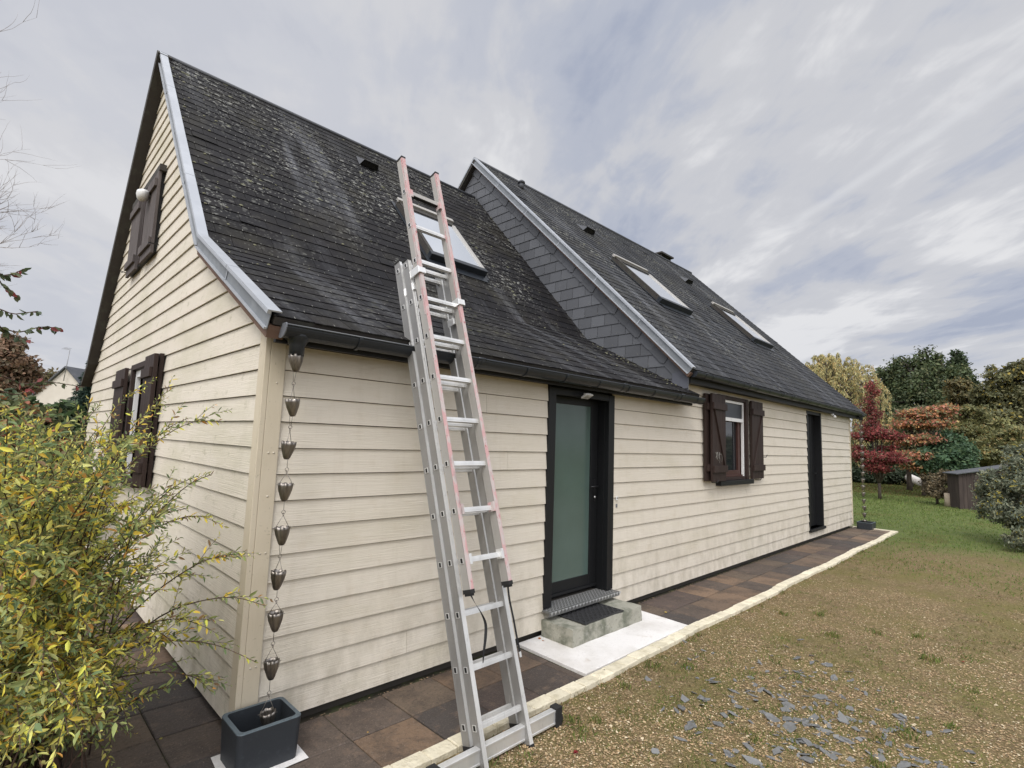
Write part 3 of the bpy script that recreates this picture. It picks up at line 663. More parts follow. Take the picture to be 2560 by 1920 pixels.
# ---------------------------------------------------------------- second door: narrow black recess
mb = MB(); x0, x1, z0, z1 = DOOR2
mb.box((x0-.01, -.028, z0), (x0+.04, .2, z1), 'door_black'); mb.box((x1-.05, -.028, z0), (x1+.01, .2, z1), 'door_black'); mb.box((x0+.04, -.02, z1-.06), (x1-.05, .2, z1), 'door_black'); mb.box((x0-.02, -.06, z0-.05), (x1+.02, .2, z0), 'door_black')
f2 = mb.build('door_frame', house)
mb = MB(); mb.box((x0+.04, .10, z0+.002), (x1-.05, .15, z1-.062), 'door_black'); 
for i in range(1, 6): mb.box((x0+.04+i*.135, .094, z0+.02), (x0+.046+i*.135, .0995, z1-.08), 'fascia_black')
d2 = mb.build('door', house); tag(d2, 'narrow solid black door near the far end of the wall')
mb = MB(); mb.tube([(x1-.11, .1, 1.2), (x1-.11, .06, 1.2), (x1-.21, .06, 1.2)], .009, 'black_metal', 8); mb.build('handle', d2)
# ---------------------------------------------------------------- windows and shutters
def wood_panel(mb, w, h, th, m, brace=0, battens=(.14, .86), boards=4):
    """panel in the local XZ plane, facing -Y"""
    bw = w/boards
    for i in range(boards): mb.box((i*bw+.0012, 0, 0), ((i+1)*bw-.0012, th, h), m)
    for bz in battens: mb.box((-.004 if brace else .01, -.026, h*bz-.045), (w+.004 if brace else w-.01, -.001, h*bz+.045), m)
    if brace:
        a, b = ((.04, h*battens[0]+.05), (w-.07, h*battens[1]-.05)) if brace > 0 else ((w-.04, h*battens[0]+.05), (.07, h*battens[1]-.05))
        dx = .045
        mb.poly([(a[0], -.020, a[1]), (a[0]+dx*(1 if brace > 0 else -1), -.020, a[1]), (b[0]+dx*(1 if brace > 0 else -1)*.6, -.020, b[1]), (b[0]-dx*.4, -.020, b[1])], (0, .019, 0), m)
def place(mb, name_, parent, M, bevel=.002):
    o = mb.build(name_, parent, bevel=bevel); o.matrix_local = M; return o
win = bpy.data.objects.new('window', None); COL.objects.link(win); win.parent = house; win.empty_display_size = .1
x0, x1, z0, z1 = WIN
mb = MB()
mb.box((x0-.03, -.05, z0-.01), (x0+.05, .13, z1+.02), 'shutter_wood'); mb.box((x1-.05, -.05, z0-.01), (x1+.03, .13, z1+.02), 'shutter_wood'); mb.box((x0+.05, -.045, z1-.03), (x1-.05, .13, z1+.02), 'shutter_wood'); mb.box((x0+.05, -.03, z0-.01), (x1-.05, .13, z0+.03), 'shutter_wood')
mb.build('frame', win, bevel=.003)
mb = MB(); mb.box((x0-.06, -.095, z0-.075), (x1+.10, -.0, z0-.012), 'door_black'); mb.build('sill', win, bevel=.003)
mb = MB(); mb.box((x0+.055, -.012, z1-.07), (x1-.055, .02, z1-.035), 'white_pvc'); mb.box((x1-.085, -.012, z0+.035), (x1-.055, .02, z1-.07), 'white_pvc'); mb.box((x0+.055, -.012, z0+.035), (x0+.08, .02, z1-.07), 'white_pvc')
mb.box((x0+.08, -.012, z1-.335), (x1-.085, .02, z1-.285), 'white_pvc'); mb.box((x0+.08, .004, z1-.285), (x1-.085, .03, z1-.07), 'gutter_plastic'); mb.build('shutter_guide', win)
mb = MB(); mb.box((x0+.08, .0305, z0+.035), (x0+.22, .12, z1-.08), 'window_wood'); mb.box((x1-.175, .0305, z0+.035), (x1-.085, .12, z1-.08), 'window_wood'); mb.box((x0+.22, .032, z0+.035), (x1-.175, .12, z0+.12), 'window_wood'); mb.box((x0+.22, .032, z1-.17), (x1-.175, .12, z1-.08), 'window_wood'); mb.box((x0+.05, .0, z0+.03), (x1-.05, .029, z0+.055), 'window_wood'); mb.box((x1+.031, -.045, z0+.02), (x1+.045, -.03, z1-.02), 'white_pvc')
mb.build('sash', win, bevel=.003)
mb = MB(); mb.box((x0+.22, .060, z0+.12), (x1-.175, .065, z1-.17), 'dark_glass'); mb.build('pane', win)
shL = MB(); wood_panel(shL, .47, 1.17, .032, 'shutter_wood', brace=-1, boards=4)
place(shL, 'shutter', win, Matrix.Translation((5.66, -.135, 1.195)) @ Matrix.Rotation(R(3), 4, 'Z'))
shL2 = MB(); wood_panel(shL2, .45, 1.16, .032, 'shutter_wood', battens=(.15, .85)); place(shL2, 'shutter', win, Matrix.Translation((5.59, -.075, 1.20)) @ Matrix.Rotation(R(1), 4, 'Z'))
shR = MB(); wood_panel(shR, .50, 1.19, .032, 'shutter_wood', brace=1, boards=4); place(shR, 'shutter', win, Matrix.Translation((7.14, -.085, 1.19)) @ Matrix.Rotation(R(2), 4, 'Z'))
mb = MB()
for (hx, hz_, hy) in ((7.68, 1.52, -.06), (7.40, 1.17, -.07), (5.8, 1.18, -.10)):
    mb = MB(); mb.tube([(hx-.02, hy+.04, hz_), (hx, hy-.03, hz_), (hx+.02, hy-.04, hz_+.04)], .006, 'black_metal', 6); mb.build('shutter_catch', win)
# curtain tie / rope remnants hanging on the left shutter
mb = MB(); rr_ = random.Random(4)
for i in range(7):
    q = Vector((5.70+rr_.random()*.08, -.172, 1.58)); pth = [q]
    for j in range(5): q = q+Vector((rr_.uniform(-.03, .03), rr_.uniform(-.008, .004), rr_.uniform(-.05, .02))); pth.append(q)
    mb.tube(pth, .0022, 'hook', 5)
mb.build('cord', win)
# lower gable window (faces -X). local frame: x-> -Y, y -> +X
def gplace(mb, name_, parent, y_left, z, xo, rot=0, bevel=.002):
    """panel whose left edge (seen from outside) is at y_left"""
    M = Matrix.Translation((xo, y_left, z)) @ Matrix.Rotation(R(-90+rot), 4, 'Z'); return place(mb, name_, parent, M, bevel)
gw = bpy.data.objects.new('window', None); COL.objects.link(gw); gw.parent = house; gw.empty_display_size = .1; tag(gw, 'lower gable window with brown open shutters')
ya, yb, z0, z1 = WG
mb = MB(); mb.box((-.05, ya-.03, z0), (.12, ya+.04, z1+.02), 'shutter_wood'); mb.box((-.05, yb-.04, z0), (.12, yb+.03, z1+.02), 'shutter_wood'); mb.box((-.048, ya+.04, z1-.04), (.12, yb-.04, z1+.02), 'shutter_wood'); mb.box((-.09, ya-.05, z0-.06), (.12, yb+.05, z0), 'shutter_wood'); mb.build('frame', gw, bevel=.003)
mb = MB(); mb.box((-.01, ya+.045, z1-.12), (.03, yb-.045, z1-.045), 'white_pvc'); mb.box((-.01, yb-.085, z0), (.03, yb-.045, z1-.12), 'white_pvc'); mb.box((-.01, ya+.045, z0), (.03, ya+.085, z1-.12), 'white_pvc'); mb.build('shutter_guide', gw)
mb = MB(); mb.box((.06, ya+.085, z0), (.10, ya+.17, z1-.12), 'window_wood'); mb.box((.06, yb-.17, z0), (.10, yb-.085, z1-.12), 'window_wood'); mb.box((.062, ya+.17, z0), (.10, yb-.17, z0+.09), 'window_wood'); mb.box((.062, ya+.17, z1-.2), (.10, yb-.17, z1-.12), 'window_wood'); mb.build('sash', gw)
mb = MB(); mb.box((.08, ya+.17, z0+.09), (.085, yb-.17, z1-.2), 'dark_glass'); mb.build('pane', gw)
p = MB(); wood_panel(p, .62, 1.22, .035, 'shutter_wood', brace=0); gplace(p, 'shutter', gw, 4.78, 1.10, -.085)
p = MB(); wood_panel(p, .47, 1.24, .035, 'shutter_wood', brace=0); gplace(p, 'shutter', gw, 3.02, 1.10, -.065)
p = MB(); wood_panel(p, .40, 1.22, .035, 'shutter_wood', brace=0); gplace(p, 'shutter', gw, 2.92, 1.11, -.115)
mb = MB()
for zz in (1.45, 1.49): mb.tube([(-.10, 4.75, zz), (-.14, 4.82, zz), (-.12, 4.85, zz-.05), (-.10, 4.80, zz-.07)], .007, 'black_metal', 6)
mb.build('shutter_catch', gw)
# upper gable window with closed shutters
uw = bpy.data.objects.new('window', None); COL.objects.link(uw); uw.parent = house; uw.empty_display_size = .1; tag(uw, 'upper gable window with weathered shutters nearly closed over a dark slot')
mb = MB(); mb.box((-.085, 3.45, 4.46), (-.0, 5.0, 4.53), 'dark_wood_board'); mb.box((-.05, 3.52, 3.56), (-.001, 4.93, 4.458), 'fascia_black'); mb.build('frame', uw)
p = MB(); wood_panel(p, .58, .93, .03, 'grey_wood', boards=4); gplace(p, 'shutter', uw, 4.92, 3.53, -.085)
p = MB(); wood_panel(p, .58, .93, .03, 'grey_wood', boards=4); gplace(p, 'shutter', uw, 4.06, 3.53, -.085)
mb = MB(); mb.box((-.075, 4.17, 3.56), (-.0505, 4.22, 4.455), 'shutter_wood'); mb.box((-.062, 4.08, 3.56), (-.0505, 4.12, 4.455), 'shutter_wood'); mb.build('frame_post', uw)
mb = MB()
for y in (4.99, 3.44):
    mb = MB(); mb.tube([(-.02, y, 3.62), (-.12, y, 3.62), (-.12, y-.04, 3.60)], .006, 'black_metal', 6); mb.build('shutter_catch', uw)
mb = MB()   # white bowl lamp on the gable
prof = [(0, .0), (.05, .004), (.085, .03), (.10, .075), (.095, .10)]
vs_ = []; fs = []; sg = 20
for i, (rr2, zz) in enumerate(prof):
    for k in range(sg): vs_.append((-.155+rr2*.62*math.cos(6.2832*k/sg), 3.84+rr2*1.05*math.sin(6.2832*k/sg), 4.20+zz))
for i in range(len(prof)-1):
    for k in range(sg): fs.append((i*sg+k, i*sg+(k+1) % sg, (i+1)*sg+(k+1) % sg, (i+1)*sg+k))
fs.append(tuple((len(prof)-1)*sg+k for k in range(sg)))
mb.add(vs_, fs, 'white_pvc', None, True); mb.box((-.16, 3.82, 4.27), (-.086, 3.86, 4.31), 'white_pvc'); wl = mb.build('wall_lamp', house); tag(wl, 'white bowl lamp over the upper gable shutters')
# ---------------------------------------------------------------- roof windows, vents, chimney
def on_roof(P, x, y, h=0):
    for a, b in zip(P, P[1:]):
        if a[0] <= y <= b[0]:
            d, n, ln = seg_frame(a, b); t = (y-a[0])/(b[0]-a[0])*ln; return Vector((x, a[0], a[1]))+d*t+n*h, d, n
def roof_window(P, sk, parent, label, open_=0):
    x0, x1, ya, yb = sk; c, d, n = on_roof(P, x0, ya); c2_, _, _ = on_roof(P, x0, yb); hl = (c2_-c).length; w = x1-x0
    M = Matrix(((1, d.x, n.x, c.x), (0, d.y, n.y, c.y), (0, d.z, n.z, c.z), (0, 0, 0, 1)))   # local x, up-slope, normal
    e = bpy.data.objects.new('roof_window', None); COL.objects.link(e); e.parent = parent; e.empty_display_size = .1; tag(e, label)
    mb = MB(); t_ = .05; hh = .075
    mb.box((0, 0, -.05), (t_, hl, hh), 'dark_wood_board', M=M); mb.box((w-t_, 0, -.05), (w, hl, hh), 'dark_wood_board', M=M); mb.box((t_, hl-t_, -.05), (w-t_, hl, hh), 'dark_wood_board', M=M); mb.box((t_, 0, -.05), (w-t_, .03, hh-.01), 'dark_wood_board', M=M)
    # flashing skirts
    mb.box((-.05, -.10, .016), (0, hl+.06, .022), 'gutter_plastic', M=M); mb.box((w, -.10, .016), (w+.05, hl+.06, .022), 'gutter_plastic', M=M); mb.box((0, -.16, .0165), (w, 0, .021), 'gutter_plastic', M=M)
    mb.build('frame', e)
    mb = MB(); mb.box((-.012, hl-.04, hh+.002), (w+.012, hl+.03, hh+.045), 'dusty_shade_aluminium', M=M); mb.box((.012, hl-.14, hh+.005), (w-.012, hl-.04, hh+.02), 'dark_wood_board', M=M); mb.build('top_hood', e, bevel=.004)
    mb = MB(); mb.box((-.004, -.035, .01), (w+.004, .045, hh+.03), 'gutter_plastic', M=M); mb.build('bottom_rail', e, bevel=.006)
    mb = MB(); a0 = .0
    mb.box((.008, .05, hh+.002), (.055, hl-.14, hh+.024), 'dark_wood_board', M=M); mb.box((w-.055, .05, hh+.002), (w-.008, hl-.14, hh+.024), 'dusty_shade_aluminium', M=M); mb.box((.055, .05, hh-.02), (w-.055, .056, hh+.0), 'dark_wood_board', M=M); mb.build('sash', e)
    mb = MB(); mb.box((.055, .045, hh-.004), (w-.055, hl-.14, hh+.004), 'sky_glass', M=M); mb.build('pane', e)
    return e
roof_window(P1, SK1, house, 'roof window behind the top of the ladder'); roof_window(P2, SK2, house, 'nearer roof window on the higher roof'); roof_window(P2, SK3, house, 'farther roof window on the higher roof')
def vent(P, x, y, w, label):
    c, d, n = on_roof(P, x, y); M = Matrix(((1, d.x, n.x, c.x), (0, d.y, n.y, c.y), (0, d.z, n.z, c.z), (0, 0, 0, 1)))
    mb = MB(); h = .11; l = .28
    V = [(0, 0, .015), (w, 0, .015), (w*.88, 0, h), (w*.12, 0, h), (.03, l, .016), (w-.03, l, .016)]
    mb.add([M @ Vector(v) for v in V], [(0, 3, 4), (1, 5, 2), (3, 2, 5, 4)], 'far_slate'); mb.add([M @ Vector(v) for v in ((.01, .02, .016), (w-.01, .02, .016), (w*.86, .02, h-.006), (w*.14, .02, h-.006))], [(0, 1, 2, 3)], 'fascia_black')
    tag(mb.build('roof_vent', house), label)
vent(P1, 2.26, 3.50, .30, 'dark hooded vent near the lower ridge'); vent(P2, 6.82, 3.0, .36, 'dark hooded vent near the near end of the higher ridge'); vent(P2, 10.95, 2.95, .36, 'dark hooded vent near the far end of the higher ridge')
c, d, n = on_roof(P2, 5.80, 3.74); mb = MB(); mb.tube([c, c+Vector((0, 0, .12))], .05, 'far_slate', 12); mb.tube([c+Vector((0, 0, .11)), c+Vector((0, 0, .14)), c+Vector((0, 0, .17))], [.075, .07, .03], 'far_slate', 12); tag(mb.build('roof_vent', house), 'round grey cowl near the higher ridge')
mb = MB(); mb.box((12.25, 4.35, 6.2), (12.75, 4.85, 7.07), 'far_slate')
for xx in (12.22, 12.74):
    for yy in (4.33, 4.83): mb.box((xx, yy, 7.07), (xx+.05, yy+.05, 7.20), 'dark_wood_board')
mb.box((12.16, 4.27, 7.20), (12.86, 4.93, 7.245), 'dark_wood_board'); mb.add([(12.2, 4.3, 7.246), (12.82, 4.3, 7.246), (12.82, 4.9, 7.246), (12.2, 4.9, 7.246), (12.51, 4.6, 7.30)], [(0, 1, 4), (1, 2, 4), (2, 3, 4), (3, 0, 4)], 'moss'); mb.build('chimney', house)
# ================================================================== GROUND, PATH, KERB
mb = MB(); S_ = 400
# one ground sheet
nx = 1
mb.add([(-S_, -S_, -.085), (S_, -S_, -.085), (S_, S_, -.085), (-S_, S_, -.085)], [(0, 1, 2, 3)], 'ground'); g = mb.build('ground'); tag(g, kind='structure')
PZ = -.065
mb = MB(); r = random.Random(14)
pal = [(.120, .088, .062), (.088, .066, .052), (.066, .052, .045), (.16, .115, .078), (.18, .118, .075), (.078, .056, .047), (.058, .049, .045), (.135, .092, .062)]
def paver(x0, x1, y0, y1, g_=.0035):
    c = r.choice(pal); k = r.uniform(.85, 1.15); dz = r.uniform(-.002, .002); t1, t2 = r.uniform(-.002, .002), r.uniform(-.002, .002)
    z = PZ+dz
    a = [(x0+g_, y0+g_, z), (x1-g_, y0+g_, z+t1), (x1-g_, y1-g_, z+t1+t2), (x0+g_, y1-g_, z+t2)]
    i = .006; b = [(x0+g_, y0+g_, z-.006), (x1-g_, y0+g_, z-.006), (x1-g_, y1-g_, z-.006), (x0+g_, y1-g_, z-.006)]
    a2 = [(a[0][0]+i, a[0][1]+i, a[0][2]), (a[1][0]-i, a[1][1]+i, a[1][2]), (a[2][0]-i, a[2][1]-i, a[2][2]), (a[3][0]+i, a[3][1]-i, a[3][2])]
    lowr = [(p[0], p[1], p[2]-.03) for p in b]
    mb.add(a2+b+lowr, [(0, 1, 2, 3), (0, 4, 5, 1), (1, 5, 6, 2), (2, 6, 7, 3), (3, 7, 4, 0), (4, 8, 9, 5), (5, 9, 10, 6), (6, 10, 11, 7), (7, 11, 8, 4)], 'paver', (c[0]*k, c[1]*k, c[2]*k))
rows = [(-.742, -.385), (-.383, -.02)]
for ri, (ya, yb) in enumerate(rows):
    x = .09+ri*.0
    while x < 13.3:
        x2 = x+.40
        if x2 > 13.3: x2 = 13.4
        if not (x < 3.83 and x2 > 2.17): paver(x, x2, ya, yb)
        else:
            if x < 2.17-.02: paver(x, 2.165, ya, yb)
            if x2 > 3.85: paver(3.84, x2, ya, yb)
        x = x2
# strip along the gable
y = -.742
while y < 8.0:
    for xa in (-.71, -.31): paver(xa, xa+.40 if xa < -.5 else .085, y, y+.36 if y > -.7 else -.385)
    y = -.383 if y < -.7 else y+.363
mb.build('path')
tag(bpy.data.objects['path'], kind='structure')
mb = MB(); mb.box((-.72, -.745, -.12), (13.4, .06, PZ-.012), 'joint_dirt'); mb.box((-.72, .0601, -.12), (.06, 8.2, PZ-.012), 'joint_dirt'); tag(mb.build('path_bed'), kind='structure')
mb = MB()
mb.poly([(2.172, -.738, -.10), (3.79, -.734, -.10), (3.835, -.0, -.10), (2.20, -.0, -.10)], (0, 0, .048), 'white_concrete')
tag(mb.build('concrete_slab', bevel=.004), kind='structure')
mb = MB(); r = random.Random(9); x = .35
while x < 13.15:
    w = r.uniform(.125, .20); wob = .012*math.sin(x*2.1)+.006*math.sin(x*5.3)
    ya, yb = -.748+wob+r.uniform(-.003, .003), -.852+wob+r.uniform(-.004, .004); zt = -.048+r.uniform(-.003, .003)
    k = r.uniform(.88, 1.08); i = .006
    top = [(x+.002+i, yb+i, zt), (x+w-.002-i, yb+i, zt+r.uniform(-.002, .002)), (x+w-.002-i, ya-i, zt), (x+.002+i, ya-i, zt)]
    mid = [(x+.002, yb, zt-i), (x+w-.002, yb, zt-i), (x+w-.002, ya, zt-i), (x+.002, ya, zt-i)]; bot = [(a, b, -.13) for a, b, _ in mid]
    mb.add(top+mid+bot, [(0, 1, 2, 3), (0, 4, 5, 1), (1, 5, 6, 2), (2, 6, 7, 3), (3, 7, 4, 0), (4, 8, 9, 5), (5, 9, 10, 6), (6, 10, 11, 7), (7, 11, 8, 4)], 'kerb_block', (.70*k, .64*k, .49*k)); x += w
y = -.85
while y < .55:
    w = r.uniform(.13, .19); xx = 13.32; k = r.uniform(.9, 1.08)
    mb.box((xx-.09-(y+.85)*-.0, y+.002, -.13), (xx+.02, y+w-.002, -.048), 'kerb_block', (.70*k, .64*k, .49*k)); y += w
tag(mb.build('kerb'), kind='structure')
# ================================================================== STEP, MAT
mb = MB(); 
def rough_box(mb, a, b, m, n=(12, 5, 4), amp=.006, seed=1):
    r = random.Random(seed)
    import itertools
    def P(x, y, z):
        v = Vector((x, y, z)); s = noise.noise_vector(v*7+Vector((seed, 0, 0)))*amp + noise.noise_vector(v*25)*amp*.4
        return v+s
    nx_, ny_, nz_ = n
    def face(o, ua, ub, na, nb):
        vs_ = [P(*(Vector(o)+Vector(ua)*(i/na)+Vector(ub)*(j/nb))) for j in range(nb+1) for i in range(na+1)]
        fs = [(j*(na+1)+i, j*(na+1)+i+1, (j+1)*(na+1)+i+1, (j+1)*(na+1)+i) for j in range(nb) for i in range(na)]
        mb.add(vs_, fs, m, None, True)
    dx, dy, dz = b[0]-a[0], b[1]-a[1], b[2]-a[2]
    face(a, (dx, 0, 0), (0, 0, dz), nx_, nz_); face((b[0], a[1], a[2]), (0, dy, 0), (0, 0, dz), ny_, nz_); face((a[0], b[1], a[2]), (0, -dy, 0), (0, 0, dz), ny_, nz_); face((a[0], a[1], b[2]), (dx, 0, 0), (0, dy, 0), nx_, ny_)
rough_box(mb, (2.475, -.372, -.06), (3.545, -.024, .087), 'concrete_step', (60, 24, 12), .007)
tag(mb.build('doorstep'), 'rough weathered concrete step on the white slab below the glass door', 'step')
mb = MB(); m0, m1, n0, n1 = 2.66, 3.25, -.36, -.03; zt = .100; w = .017
for a, b in (((m0, n0, .091), (m1, n0+w, zt)), ((m0, n1-w, .091), (m1, n1, zt)), ((m0, n0+w, .0911), (m0+w, n1-w, zt-.0005)), ((m1-w, n0+w, .0911), (m1, n1-w, zt-.0005))): mb.box(a, b, 'lattice_rubber')
def bar(mb, p, q, wd, za, zb, m):
    d = (Vector((q[0], q[1], 0))-Vector((p[0], p[1], 0))); nn = Vector((-d.y, d.x, 0)).normalized()*wd/2
    mb.poly([(p[0]+nn.x, p[1]+nn.y, za), (p[0]-nn.x, p[1]-nn.y, za), (q[0]-nn.x, q[1]-nn.y, za), (q[0]+nn.x, q[1]+nn.y, za)], (0, 0, zb-za), m)
H_ = n1-n0-2*w; Wd = m1-m0-2*w; st = .062
for s in (1, -1):
    c0 = -H_ if s > 0 else 0
    t = m0+w-H_
    while t < m1-w+H_:
        xa, xb = (t, t+H_) if s > 0 else (t, t-H_)
        ya, yb = n0+w, n1-w
        # clip to rectangle
        if s > 0: pa = (max(xa, m0+w), ya+max(0, m0+w-xa)); pb = (min(xb, m1-w), yb-max(0, xb-(m1-w)))
        else: pa = (min(xa, m1-w), ya+max(0, xa-(m1-w))); pb = (max(xb, m0+w), yb-max(0, (m0+w)-xb))
        if abs(pb[0]-pa[0]) > .01 and pb[1] > pa[1]: bar(mb, pa, pb, .012, .0915 if s > 0 else .0918, .1005 if s > 0 else .0999, 'lattice_rubber')
        t += st
mb.box((m0+.01, n0+.01, .0895), (m1-.01, n1-.01, .0912), 'rubber')
tag(mb.build('doormat'), 'black rubber lattice doormat lying on the concrete step', 'doormat')
# ================================================================== RAIN CHAINS AND PLANTERS
def cup_mesh(mb, z, rb=.013, rt_=.041, h=.098, seg=40, lobes=8):
    rings = [(0, rb), (.12, rb*1.55), (.35, rt_*.68), (.6, rt_*.88), (.85, rt_*.98), (1, rt_)]
    vs_ = []; fs = []
    for k, (t, r_) in enumerate(rings):
        for i in range(seg):
            a = 6.28318*i/seg; fl = abs(math.cos(a*lobes/2)); q = r_*(1-.24*min(1, t*2)*(1-fl)**2.0); zz = z-h+h*t + (.007*(fl-.5) if k == len(rings)-1 else 0)
            vs_.append((q*math.cos(a), q*math.sin(a), zz))
    for k in range(len(rings)-1):
        for i in range(seg): fs.append((k*seg+i, k*seg+(i+1) % seg, (k+1)*seg+(i+1) % seg, (k+1)*seg+i))
    n0_ = len(vs_); o = []
    for k, (t, r_) in enumerate(rings):
        for i in range(seg):
            a = 6.28318*i/seg; fl = abs(math.cos(a*lobes/2)); q = r_*(1-.24*min(1, t*2)*(1-fl)**2.0)-.0015; zz = z-h+h*t + (.007*(fl-.5) if k == len(rings)-1 else 0)
            vs_.append((q*math.cos(a), q*math.sin(a), zz))
    for k in range(len(rings)-1):
        for i in range(seg): fs.append((n0_+k*seg+i, n0_+(k+1)*seg+i, n0_+(k+1)*seg+(i+1) % seg, n0_+k*seg+(i+1) % seg))
    K = (len(rings)-1)*seg
    for i in range(seg): fs.append((K+i, K+(i+1) % seg, n0_+K+(i+1) % seg, n0_+K+i))
    fs.append(tuple(range(seg-1, -1, -1)))
    mb.add(vs_, fs, 'chain_metal', None, True)
def rain_chain(x, y, tops, label, h=.098, rt_=.041, small=False):
    t = thing('rain_chain', label, 'rain chain', (x, y, 0)); r = random.Random(int(x*10)+3)
    for i, z in enumerate(tops):
        mb = MB(); cup_mesh(mb, 0, rb=.013*rt_/.041, h=h, rt_=rt_, seg=24 if small else 40)
        c = mb.build('cup', t); c.location = (0, 0, z); c.rotation_euler = (R(r.uniform(-7, 7)), R(r.uniform(-7, 7)), r.uniform(0, 3))
        if i+1 < len(tops):
            mb = MB(); zb = z-h; zn = tops[i+1]; a = r.uniform(0, 3.14); 
            if i in (0, 1): a = R(-40)
            if i in (2, 3, 5, 6, 7): a = R(-40+90+r.uniform(-25, 25))
            ca, sa = math.cos(a), math.sin(a); zm = zb-(zb-zn)*.42; rr2 = .010
            if not small:
                mb.tube([(ca*.009, sa*.009, zb+.004), (ca*.003, sa*.003, zm+.012)], .0013, 'chain_metal', 6); mb.tube([(-ca*.009, -sa*.009, zb+.004), (-ca*.003, -sa*.003, zm+.012)], .0013, 'chain_metal', 6)
                ring = [(rr2*math.cos(q*6.2832/12), 0, zm+rr2*math.sin(q*6.2832/12)) for q in range(13)]; mb.tube(ring, .0016, 'chain_metal', 6, caps=False)
                ring = [(0, rr2*.8*math.cos(q*6.2832/12), zm-.013+rr2*.8*math.sin(q*6.2832/12)) for q in range(13)]; mb.tube(ring, .0016, 'chain_metal', 6, caps=False)
                for s in (1, -1): mb.tube([(0, 0, zm-.018), (-sa*.020*s, ca*.020*s, zm-.018-(zm-.018-zn)*.6), (-sa*rt_*.93*s, ca*rt_*.93*s, zn-.008), (-sa*(rt_+.007)*s, ca*(rt_+.007)*s, zn-.008)], .0015, 'chain_metal', 6)
            else:
                for s in (1, -1): mb.tube([(0, 0, zb), (ca*rt_*.9*s, sa*rt_*.9*s, zn)], .0025, 'chain_metal', 5)
            mb.build('link', t)
    return t
rain_chain(.076, -.205, [2.085, 1.83, 1.588, 1.357, 1.118, .880, .660, .414, .150], 'rain chain of fluted metal cups hanging at the near corner of the house')
rain_chain(13.33, -.225, [2.44-.155*i for i in range(16)], 'distant rain chain hanging from the far end of the long gutter', h=.10, rt_=.042, small=True)
def planter(name_, label, x0, x1, y0, y1, z0, z1, rim=.022, rad=.03):
    mb = MB(); cx_, cy_ = (x0+x1)/2, (y0+y1)/2
    def ring(dx, dy, z, rr2, n_=6):
        out = []
        for sx, sy, a0 in ((1, 1, 0), (-1, 1, 90), (-1, -1, 180), (1, -1, 270)):
            for i in range(n_+1):
                a = R(a0+90*i/n_); out.append((cx_+sx*(dx-rr2)+rr2*math.cos(a), cy_+sy*(dy-rr2)+rr2*math.sin(a), z))
        return out
    dx, dy = (x1-x0)/2, (y1-y0)/2
    rs = [ring(dx-.008, dy-.008, z0, rad), ring(dx, dy, z1-.004, rad), ring(dx-.002, dy-.002, z1, rad), ring(dx-rim, dy-rim, z1, rad*.8), ring(dx-rim-.002, dy-rim-.002, z0+.03, rad*.8)]
    n_ = len(rs[0]); vs_ = [p for q in rs for p in q]
    def band(k): return [(k*n_+i, k*n_+(i+1) % n_, (k+1)*n_+(i+1) % n_, (k+1)*n_+i) for i in range(n_)]
    mb.add(vs_, band(0)+band(3)+[tuple(4*n_+i for i in range(n_))], 'planter_paint'); mb.add(vs_, band(1)+band(2), 'planter_rim')
    return tag(mb.build(name_), label, 'planter')
PL = planter('planter', 'dark grey rectangular pot catching the near rain chain at the corner of the house', -.118, .205, -.352, -.075, -.064, .150)
planter('planter', 'small dark grey trough under the far rain chain at the end of the path', 13.05, 13.48, -.42, -.12, -.064, .085)
mb = MB(); r = random.Random(2)
mb.poly([(-.15+r.uniform(-.012, .012), -.385, -.0632), (.05, -.392, -.0632), (.237, -.385, -.0632), (.245, -.2, -.0632), (.23, -.05, -.0632), (-.14, -.055, -.0632), (-.152, -.2, -.0632)], (0, 0, .002), 'white_concrete'); tag(mb.build('mortar_patch'), kind='structure')
# ================================================================== LADDER
SL = .305; TL = -.024
LN = math.hypot(1, SL); ux = Vector((TL, SL, 1)).normalized()         # up the stile
nn_ = Vector((0, 1, -SL)).normalized()                                   # towards the wall
xx_ = nn_.cross(ux).normalized(); xx_ = xx_ if xx_.x > 0 else -xx_
def LP(xr, z, dn):   # point on ladder: xr along rung axis at height z, depth dn behind the front face
    base = Vector((0, -1.142+SL*z, z)); base.x = TL*z
    return base + Vector((xr, 0, 0)) + nn_*dn
ladder = thing('ladder', 'three-section aluminium extension ladder with pink painted top section leaning on the gutter', 'ladder', (1.08, -1.15, -.085)); LO = ladder.location.copy()
def lbox(mb, xa, xb, za, zb, da, db, m):
    q = [LP(x, z, d) - LO for (x, z, d) in ((xa, za, da), (xb, za, da), (xb, za, db), (xa, za, db), (xa, zb, da), (xb, zb, da), (xb, zb, db), (xa, zb, db))]
    mb.add(q, [(0, 3, 2, 1), (4, 5, 6, 7), (0, 1, 5, 4), (1, 2, 6, 5), (2, 3, 7, 6), (3, 0, 4, 7)], m)
SW = .031; SD = .064; PT = .086; XL0, XR0 = .888, 1.222          # left edge of left stile, right edge of right stile
secs = [(0, .80, 3.665, 'pink_paint', 0.0, 3.62), (1, -.045, 2.885, 'aluminium', .020, 2.9), (2, .05, 2.915, 'aluminium', .026, 2.85)]
rz0 = .68; sp = .2715
rung_z = [.137+sp*i for i in range(13)]
